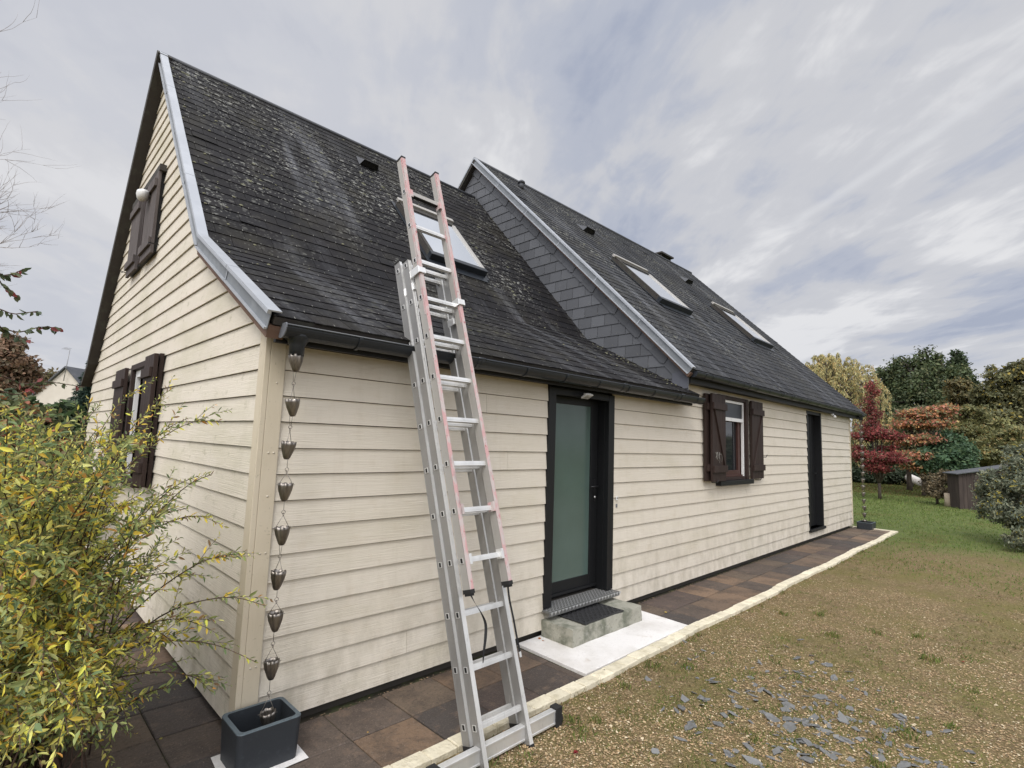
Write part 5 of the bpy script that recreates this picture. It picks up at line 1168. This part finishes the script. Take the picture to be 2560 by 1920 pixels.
# bare tree whose twigs reach in from the left
def bare():
    c = away(-330, 1060, 15); t = MB(); r = random.Random(12)
    def grow(p, d, rad, ln, dep):
        pts = [p]; rr2 = [rad]; q = p.copy(); dd = d.copy(); n_ = 5
        for i in range(n_):
            dd = (dd+Vector((r.uniform(-.22, .22), r.uniform(-.22, .22), r.uniform(-.12, .18)))).normalized(); q = q+dd*ln/n_; pts.append(q.copy()); rr2.append(rad*(1-.75*(i+1)/n_))
        t.tube(pts, rr2, 'bare_twig', 5)
        if dep:
            for i in range(r.randint(3, 4)):
                k = r.randint(1, n_); nd = (dd+Vector((r.uniform(-.8, .8), r.uniform(-.8, .8), r.uniform(-.5, .7)))).normalized(); grow(pts[k], nd, rr2[k]*.7+.002, ln*r.uniform(.45, .75), dep-1)
    t.tube([Vector((c.x, c.y, -.085)), Vector((c.x+.1, c.y, 2.5)), Vector((c.x, c.y, 5.2))], [.20, .15, .09], 'bark', 8)
    for (py, l_) in ((330, 2.6), (300, 2.2), (560, 3.0), (590, 2.7), (650, 2.8), (700, 2.7), (260, 2.2), (740, 2.4)):
        e = away(-62, py-60, 15); s = Vector((c.x, c.y, max(1.5, min(5.1, e.z-.6)))); d = (e-s).normalized(); grow(s, d, .020, (e-s).length*1.02+.12, 3)
    tag(t.build('bare_tree'), 'leafless tree whose pale twigs reach in at the left edge of the sky', 'tree')
bare()
# leafy twigs of a tall shrub reaching in from the left
def leafy_twigs():
    rg = np.random.default_rng(21); r = random.Random(21); D0 = 3.6
    b = away(-420, 1500, 3.6); base = Vector((b.x, b.y, -.085)); t = thing('tall_shrub', 'tall shrub sending arching twigs with dark drop-shaped leaves in from the left', 'shrub', base)
    mb = MB(); P = []; D = []; tips = [((-60, 720), (20, 690), (60, 672)), ((-60, 700), (10, 715), (40, 740)), ((-80, 800), (40, 785), (95, 778)), ((-80, 850), (50, 830), (100, 818), (148, 820)), ((-60, 700), (0, 690), (45, 682)), ((-60, 960), (60, 960), (120, 955), (210, 968)), ((-60, 1000), (50, 985), (120, 930)), ((-60, 820), (20, 835), (70, 850))]
    for tp in tips:
        W_ = [away(q[0], q[1], D0+r.uniform(-.15, .15)) for q in tp]; st = base+Vector((0, 0, 0)); first = base.lerp(W_[0], .5)+Vector((0, 0, .3))
        pts = smooth_path([st, first]+W_, 6); pts = [p-base for p in pts]; n_ = len(pts)
        mb.tube(pts, [.0045*(1-.85*k/n_)+.0010 for k in range(n_)], 'twig', 5)
        A = pts[8:]
        for k in range(len(A)-1):
            for _ in range(1 if r.random() < .55 else 2):
                u = r.random(); p = A[k].lerp(A[k+1], u); dd = (A[k+1]-A[k]).normalized(); P.append(list(p)); D.append(list(dd*.5+Vector((r.uniform(-.6, .6), r.uniform(-.6, .6), r.uniform(-.9, .1)))))
    P = np.array(P); D = np.array(D); n = len(P)
    leaves('foliage', P, D, unit(rg, n), rg.uniform(.026, .042, n), rg.uniform(.015, .023, n), pick(rg, n, [(.06, .085, .045), (.08, .10, .05), (.11, .125, .06), (.20, .045, .045, .3)]), parent=t); mb.build('stem', t)
leafy_twigs()
# foreground shrub: many arching wands with narrow yellow and green leaves
def wand_shrub():
    rg = np.random.default_rng(77); r = random.Random(77); base = Vector((-.98, .55, -.085))
    t = thing('golden_shrub', 'big arching shrub with narrow yellow and green leaves in the left foreground', 'shrub', base)
    mb = MB(); P = []; D = []; K = []; L_ = []
    targets = []
    # long wands seen against the wall
    for (px, py, x) in ((432, 970, -.30), (470, 1045, -.28), (515, 1045, -.26), (495, 1190, -.22), (530, 1185, -.24), (530, 1290, -.26), (585, 1385, -.20), (665, 1515, -.12), (640, 1655, -.16), (520, 1705, -.28), (415, 1720, -.42), (400, 1010, -.4), (380, 1090, -.45), (330, 980, -.5), (300, 1050, -.6), (250, 1010, -.7), (480, 1440, -.34), (500, 1560, -.34), (430, 1600, -.42), (470, 1270, -.36)):
        v = fw + rt*((px-1280)/F_PX) - up*((py-960)/F_PX); k = (x-CAM.x)/v.x; targets.append((CAM+v*k, 1))
    for _ in range(370):
        px = min(440, r.gauss(130, 145)); lim = 1080 if px > 250 else 1060-(0 if px > 60 else 60); py = r.uniform(lim, 1880); d = r.uniform(2.35, 4.3)
        if px > 360 and py > 1640: continue
        q = away(px, py, d)
        if q.x > -.16 or q.z < 0: continue
        targets.append((q, 0))
    for (q, lead) in targets:
        b = base+Vector((r.gauss(0, .16), r.gauss(0, .22), 0)); b2 = b+(q-b)*.15; b2.z = b.z+.15
        h = (q-b).length; mid = b.lerp(q, .55)+Vector((0, 0, .16*h)); tip = q
        pts = smooth_path([b, b.lerp(mid, .5)+Vector((0, 0, .05)), mid, b.lerp(q, .82)+Vector((0, 0, .10*h)), tip], 5); pts = [p-base for p in pts]; n_ = len(pts)
        mb.tube(pts, [(.0046 if lead else .0038)*(1-.8*k/n_)+.0008 for k in range(n_)], 'twig', 4)
        # side sprays
        sprays = [(pts[4:], 1.0)]
        for _ in range(r.randint(5, 8) if lead else r.randint(5, 8)):
            k = r.randint(6, n_-3); dd = (pts[k+1]-pts[k]).normalized(); nd = (dd+Vector((r.uniform(-.7, .7), r.uniform(-.7, .7), r.uniform(-.1, .6)))).normalized(); l = r.uniform(.10, .26)
            sp_ = [pts[k]+nd*l*u+Vector((0, 0, -.03*u*u)) for u in (0, .25, .5, .75, 1)]
            if any((p+base).x > -.05 for p in sp_): continue
            mb.tube(sp_, [.0018, .0016, .0013, .001, .0007], 'twig', 3); sprays.append((sp_, .8))
        yellow = r.random()*(.6 if lead else .85)
        for A, sc in sprays:
            ln = sum((A[i+1]-A[i]).length for i in range(len(A)-1)); m_ = int(ln/(.0145 if sc < 1 else .022))
            for i in range(m_):
                u = (i+r.random()*.5)/m_; kk = min(len(A)-2, int(u*(len(A)-1))); f = u*(len(A)-1)-kk; p = A[kk].lerp(A[kk+1], f); dd = (A[kk+1]-A[kk]).normalized()
                a = i*2.4; o_ = dd.orthogonal().normalized(); o2_ = dd.cross(o_); side = o_*math.cos(a)+o2_*math.sin(a)
                P.append(list(p)); D.append(list(dd*.75+side*.8+Vector((0, 0, -.1)))); L_.append((.021 if u > .8 else (.033 if lead else .036))*r.uniform(.55, 1.5)); K.append(1 if r.random() < (yellow*(1.25-u)) else 0)
    P = np.array(P); D = np.array(D); n = len(P); K = np.array(K)[:, None]; L_ = np.array(L_)
    cy_ = pick(rg, n, [(.74, .55, .09), (.68, .46, .07), (.80, .64, .18), (.50, .26, .07, .3), (.52, .48, .11, .8)]); cg = pick(rg, n, [(.17, .215, .075), (.22, .255, .09), (.125, .175, .08), (.28, .29, .11), (.36, .34, .12, .7), (.22, .14, .07, .3)])
    leaves('foliage', P, D, unit(rg, n)+np.array([0, 0, .8]), L_, L_*rg.uniform(.24, .36, n), np.where(K == 1, cy_, cg)*1.18, parent=t); mb.build('stem', t)
    print('wand leaves', n)
wand_shrub()
tree('undergrowth_shrub', 'low dark leafy growth at the foot of the golden shrub', 'shrub', [(-1.35, .55, .3, .42, .8), (-1.1, 1.1, .35, .45, .9), (-1.5, 1.4, .5, .5, 1), (-.95, .25, .12, .22, .6), (-1.55, -.05, .2, .35, .7)], 5200, .045, [(.10, .135, .045), (.14, .17, .06), (.26, .24, .07, .6), (.08, .06, .035, .3)], 61, None, trunk=.02, aspect=.45, clump=.25)
# ================================================================== GROUND COVER
def in_view(x, y, z=-.08, m=60):
    v = Vector((x, y, z))-CAM; d = v.dot(fw)
    if d < .2: return False
    return -m < 1280+F_PX*v.dot(rt)/d < 2560+m and -m < 960-F_PX*v.dot(up)/d < 1920+m
def solid(x, y): return (-.75 < x < 13.5 and y > -.86) or (x > -.74 and x < 14 and y > -.86 and y < 8)
def gravel():
    r = random.Random(4); n = 0; mb_v = []; mb_f = []; cols = []
    pal = [(.34, .24, .13), (.28, .19, .10), (.40, .30, .17), (.22, .145, .075), (.33, .225, .12), (.36, .25, .14), (.52, .43, .29, ), (.15, .105, .06), (.26, .175, .09), (.30, .215, .12)]
    import numpy as np
    V = []; Cc = []; tries = 0
    while n < 26000 and tries < 400000:
        tries += 1
        d = 2.0+6.5*r.random()**1.6; a = YAW+r.uniform(-.80, .85); x, y = CAM.x+d*math.cos(a), CAM.y+d*math.sin(a)
        if solid(x, y) or not in_view(x, y): continue
        g = noise.noise(Vector((x*1.3, y*1.3, 3)))
        if r.random() < .35+max(0, g)*1.6: continue
        s = r.uniform(.0035, .0080)*(1.7 if r.random() < .04 else 1); V.append((x, y, -.083+s*.3, s, r.uniform(0, 3.14), r.uniform(.6, 1), r.uniform(.45, .8))); k = r.uniform(.8, 1.2); c = r.choice(pal); Cc.append([c[0]*k, c[1]*k, c[2]*k]); n += 1
    for _ in range(1500):        # grit and leaf crumbs collected in the gap under the wall
        x = r.uniform(.25, 13); V.append((x, -r.uniform(.0, .045), -.069, r.uniform(.004, .011), r.uniform(0, 3.14), .6, .5)); c = r.choice([(.10, .07, .045), (.07, .05, .035), (.16, .11, .07), (.22, .15, .09)]); Cc.append(list(c))
    A = np.array(V); Cc = np.array(Cc); N_ = len(A)
    oct_ = np.array([(1, 0, 0), (0, 1, 0), (-1, 0, 0), (0, -1, 0), (0, 0, 1)], float); rg = np.random.default_rng(3)
    pts = oct_[None]*np.ones((N_, 1, 1)); pts += rg.normal(size=pts.shape)*.16; pts[:, :, 0] *= A[:, 3:4]; pts[:, :, 1] *= A[:, 3:4]*A[:, 5:6]; pts[:, :, 2] *= A[:, 3:4]*A[:, 6:7]
    ca_, sa_ = np.cos(A[:, 4:5]), np.sin(A[:, 4:5]); X = pts[:, :, 0]*ca_-pts[:, :, 1]*sa_+A[:, 0:1]; Y = pts[:, :, 0]*sa_+pts[:, :, 1]*ca_+A[:, 1:2]; Z = pts[:, :, 2]+A[:, 2:3]
    V = np.stack([X, Y, Z], 2); F = (np.arange(N_)*5)[:, None, None]+np.array([[0, 1, 4], [1, 2, 4], [2, 3, 4], [3, 0, 4]])[None]
    me = bpy.data.meshes.new('gravel'); me.vertices.add(N_*5); me.vertices.foreach_set('co', V.ravel()); me.loops.add(N_*12); me.loops.foreach_set('vertex_index', F.ravel().astype(np.int32))
    me.polygons.add(N_*4); me.polygons.foreach_set('loop_start', np.arange(N_*4, dtype=np.int32)*3); me.polygons.foreach_set('loop_total', np.full(N_*4, 3, dtype=np.int32)); me.polygons.foreach_set('use_smooth', np.ones(N_*4, bool))
    at = me.color_attributes.new('Col', 'FLOAT_COLOR', 'CORNER'); cc = np.ones((N_, 12, 4)); cc[:, :, :3] = Cc[:, None]; at.data.foreach_set('color', cc.ravel()); me.materials.append(MATS['stone']); me.update(calc_edges=True)
    o = bpy.data.objects.new('gravel', me); COL.objects.link(o); tag(o, 'beige pea gravel strewn thinly over the ground beside the path', 'gravel', None, 'stuff')
gravel()
def grass():
    rg = np.random.default_rng(10); r = random.Random(10); P = []; H = []; Cc = []
    def tuft(x, y, n_, h, spread, pal):
        for _ in range(n_):
            P.append((x+r.gauss(0, spread), y+r.gauss(0, spread), -.087)); H.append(h*r.uniform(.5, 1.3)); c = r.choice(pal); k = r.uniform(.8, 1.2); Cc.append((c[0]*k, c[1]*k, c[2]*k))
    green = [(.13, .18, .045), (.18, .22, .06), (.10, .14, .04), (.24, .24, .08)]; dry = [(.30, .23, .105), (.36, .27, .14), (.20, .165, .07), (.19, .19, .065), (.12, .09, .045)]
    # sparse mossy growth through the near gravel
    k = 0
    while k < 14000:
        d = 2.0+9*r.random()**1.3; a = YAW+r.uniform(-.85, .85); x, y = CAM.x+d*math.cos(a), CAM.y+d*math.sin(a); k += 1
        if solid(x, y) or not in_view(x, y): continue
        g = noise.noise(Vector((x*1.3, y*1.3, 3)))+.35*noise.noise(Vector((x*5, y*5, 8)))
        if g > .12: tuft(x, y, 7, .013+.010*max(0, g), .02, green if r.random() < .42 else dry)
        elif r.random() < .30: tuft(x, y, 4, .015, .02, dry)
    for _ in range(2600):        # moss and clover cushions around the slate chips
        g_ = ground_at(r.gauss(1900, 260), r.gauss(1760, 110))
        if not solid(g_.x, g_.y) and noise.noise(Vector((g_.x*4, g_.y*4, 5))) > -.05: tuft(g_.x, g_.y, 6, .016, .016, green)
    for _ in range(90):          # stronger tufts
        d = r.uniform(2.6, 7); a = YAW+r.uniform(-.75, .25); x, y = CAM.x+d*math.cos(a), CAM.y+d*math.sin(a)
        if not solid(x, y): tuft(x, y, r.randint(20, 70), r.uniform(.022, .05), r.uniform(.02, .045), green+dry[:1])
    for _ in range(60): x = r.uniform(.9, 12); tuft(x, -.875-r.random()*.03, 12, .028, .02, green+dry)
    # lawn
    m_ = 0
    while m_ < 70000:
        x = 8+30*r.random()**1.25; y = r.uniform(-7, 7); m_ += 1
        if solid(x, y) or not in_view(x, y): continue
        e = x+.25*y+6*noise.noise(Vector((x*.5, y*.5, 1)))*.6
        if e < 11 and r.random() > (e-7.6)/3.4: continue
        far = x > 26; P.append((x, y, -.088)); H.append(.040*r.uniform(.6, 1.3)*(1+.03*(x-9))); c = r.choice([(.125, .185, .05), (.16, .225, .06), (.20, .23, .075)] if not (far and r.random() < .6) else [(.17, .12, .05), (.14, .13, .04)]); k = r.uniform(.8, 1.2); Cc.append((c[0]*k, c[1]*k, c[2]*k))
    P_ = np.array(P); H_ = np.array(H); Cc = np.array(Cc); n = len(P_); D = rg.normal(size=(n, 3))*.55; D[:, 2] = 1
    wd = H_*.12+.0012*np.linalg.norm(P_[:, :2]-np.array([CAM.x, CAM.y]), axis=1)*.5
    o = leaves('grass', P_, D, unit(rg, n), H_, wd, Cc, m='grass_blade', fold=.1); tag(o, 'short grass and moss growing through the gravel and over the lawn', 'grass', None, 'stuff')
grass()
# broken slate chips lying on the ground
def chip_mesh(seed):
    r = random.Random(seed); n = r.randint(4, 6); el = r.uniform(.35, .8); ring = []
    for i in range(n):
        a = 6.283*i/n+r.uniform(-.4, .4); q = r.uniform(.6, 1.1); ring.append((q*math.cos(a), q*math.sin(a)*el))
    mb = MB(); th = .12; k = r.uniform(.85, 1.25); k *= r.choice([.7, .85, 1, 1, 1.25]); col = (.15*k, .152*k, .150*k)
    vs_ = [(x, y, 0) for x, y in ring]+[(x*.97, y*.97, th) for x, y in ring]
    mb.add(vs_, [tuple(range(n-1, -1, -1)), tuple(range(n, 2*n))]+[(i, (i+1) % n, n+(i+1) % n, n+i) for i in range(n)], 'slate_chip', col)
    return mb
def chips():
    r = random.Random(55); protos = []
    def lay(px, py, s):
        g_ = ground_at(px, py)
        if solid(g_.x, g_.y): return
        k = r.randint(0, 21)
        while len(protos) <= k: protos.append(None)
        if protos[k] is None: protos[k] = o = chip_mesh(100+k).build('slate_chip')
        else: o = protos[k].copy(); COL.objects.link(o)
        o.location = (g_.x, g_.y, -.0805+r.uniform(-.003, .005)); o.scale = (s, s*r.uniform(.8, 1.1), s*.7); o.rotation_euler = (R(r.gauss(0, 13)), R(r.gauss(0, 13)), r.uniform(0, 6.28))
        tag(o, 'grey broken slate chip in the scatter on the gravel near the bottom right', 'slate chip', 'broken slate chips on the gravel')
    n = 0
    while n < 285:
        t_ = r.random(); px = 1900+r.gauss(0, 125)+t_*200; py = 1665+t_*225+r.gauss(0, 45)
        if r.random() < .25: px, py = r.gauss(2100, 190), r.uniform(1790, 1930)
        if not (1640 < px < 2460 and 1600 < py < 1940): continue
        lay(px, py, r.choice([.014, .018, .022, .027, .032, .038, .048, .06])*r.uniform(.85, 1.15)); n += 1
    for px, py in ((1700, 1590), (1712, 1606), (1740, 1645), (1758, 1628), (1755, 1765), (1800, 1815), (1637, 1882), (1845, 1770), (1690, 1660), (1420+300, 1672), (2420, 1880), (1780, 1700), (1620, 1700), (1700, 1850), (2000, 1600)): lay(px, py, r.uniform(.03, .055))
chips()
# a few fallen leaves
def fallen():
    rg = np.random.default_rng(6); r = random.Random(6)
    spec = [(1435, 1882, (.22, .02, .025), .055, 'dark red fallen leaf on the gravel right of the ladder foot', -.078), (1345, 1598, (.42, .17, .05), .06, 'orange-brown fallen leaf against the wall left of the step', -.058), (1360, 1603, (.36, .14, .05), .045, 'brown curled leaf beside the left side of the step', -.058), (1666, 1532, (.60, .45, .10), .045, 'yellow fallen leaf on the dark paving right of the step', -.058), (918, 1833, (.55, .36, .08), .02, 'tiny yellow leaf on the paving left of the ladder', -.058), (1510, 1675, (.05, .04, .035), .022, 'small dark leaf lying on the pale kerb', -.040), (405, 1848, (.5, .44, .1), .03, 'yellow leaf on the paving beside the golden shrub', -.058), (2405, 1655, (.25, .06, .04), .04, 'small red leaf on the gravel far right', -.078)]
    for px, py, c, s, lb, z in spec:
        g_ = ground_at(px, py, z); a = r.uniform(0, 6.28); P = []; D = []
        for k in (-1.1, -.5, 0, .5, 1.1): P.append((0, 0, .003)); D.append((math.cos(a+k), math.sin(a+k), .25))
        o = leaves('fallen_leaf', np.array(P), np.array(D), np.tile([0, 0, 1.0], (5, 1))+rg.normal(size=(5, 3))*.2, s*.5*np.array([.7, .9, 1, .9, .7]), s*.28, np.tile(c, (5, 1)), fold=.5); o.location = (g_.x, g_.y, z); tag(o, lb, 'leaf')
    mb = MB(); q = [LP(XL0+SW+.12, rung_z[1]+.008, PT+.02)-LO]
fallen()
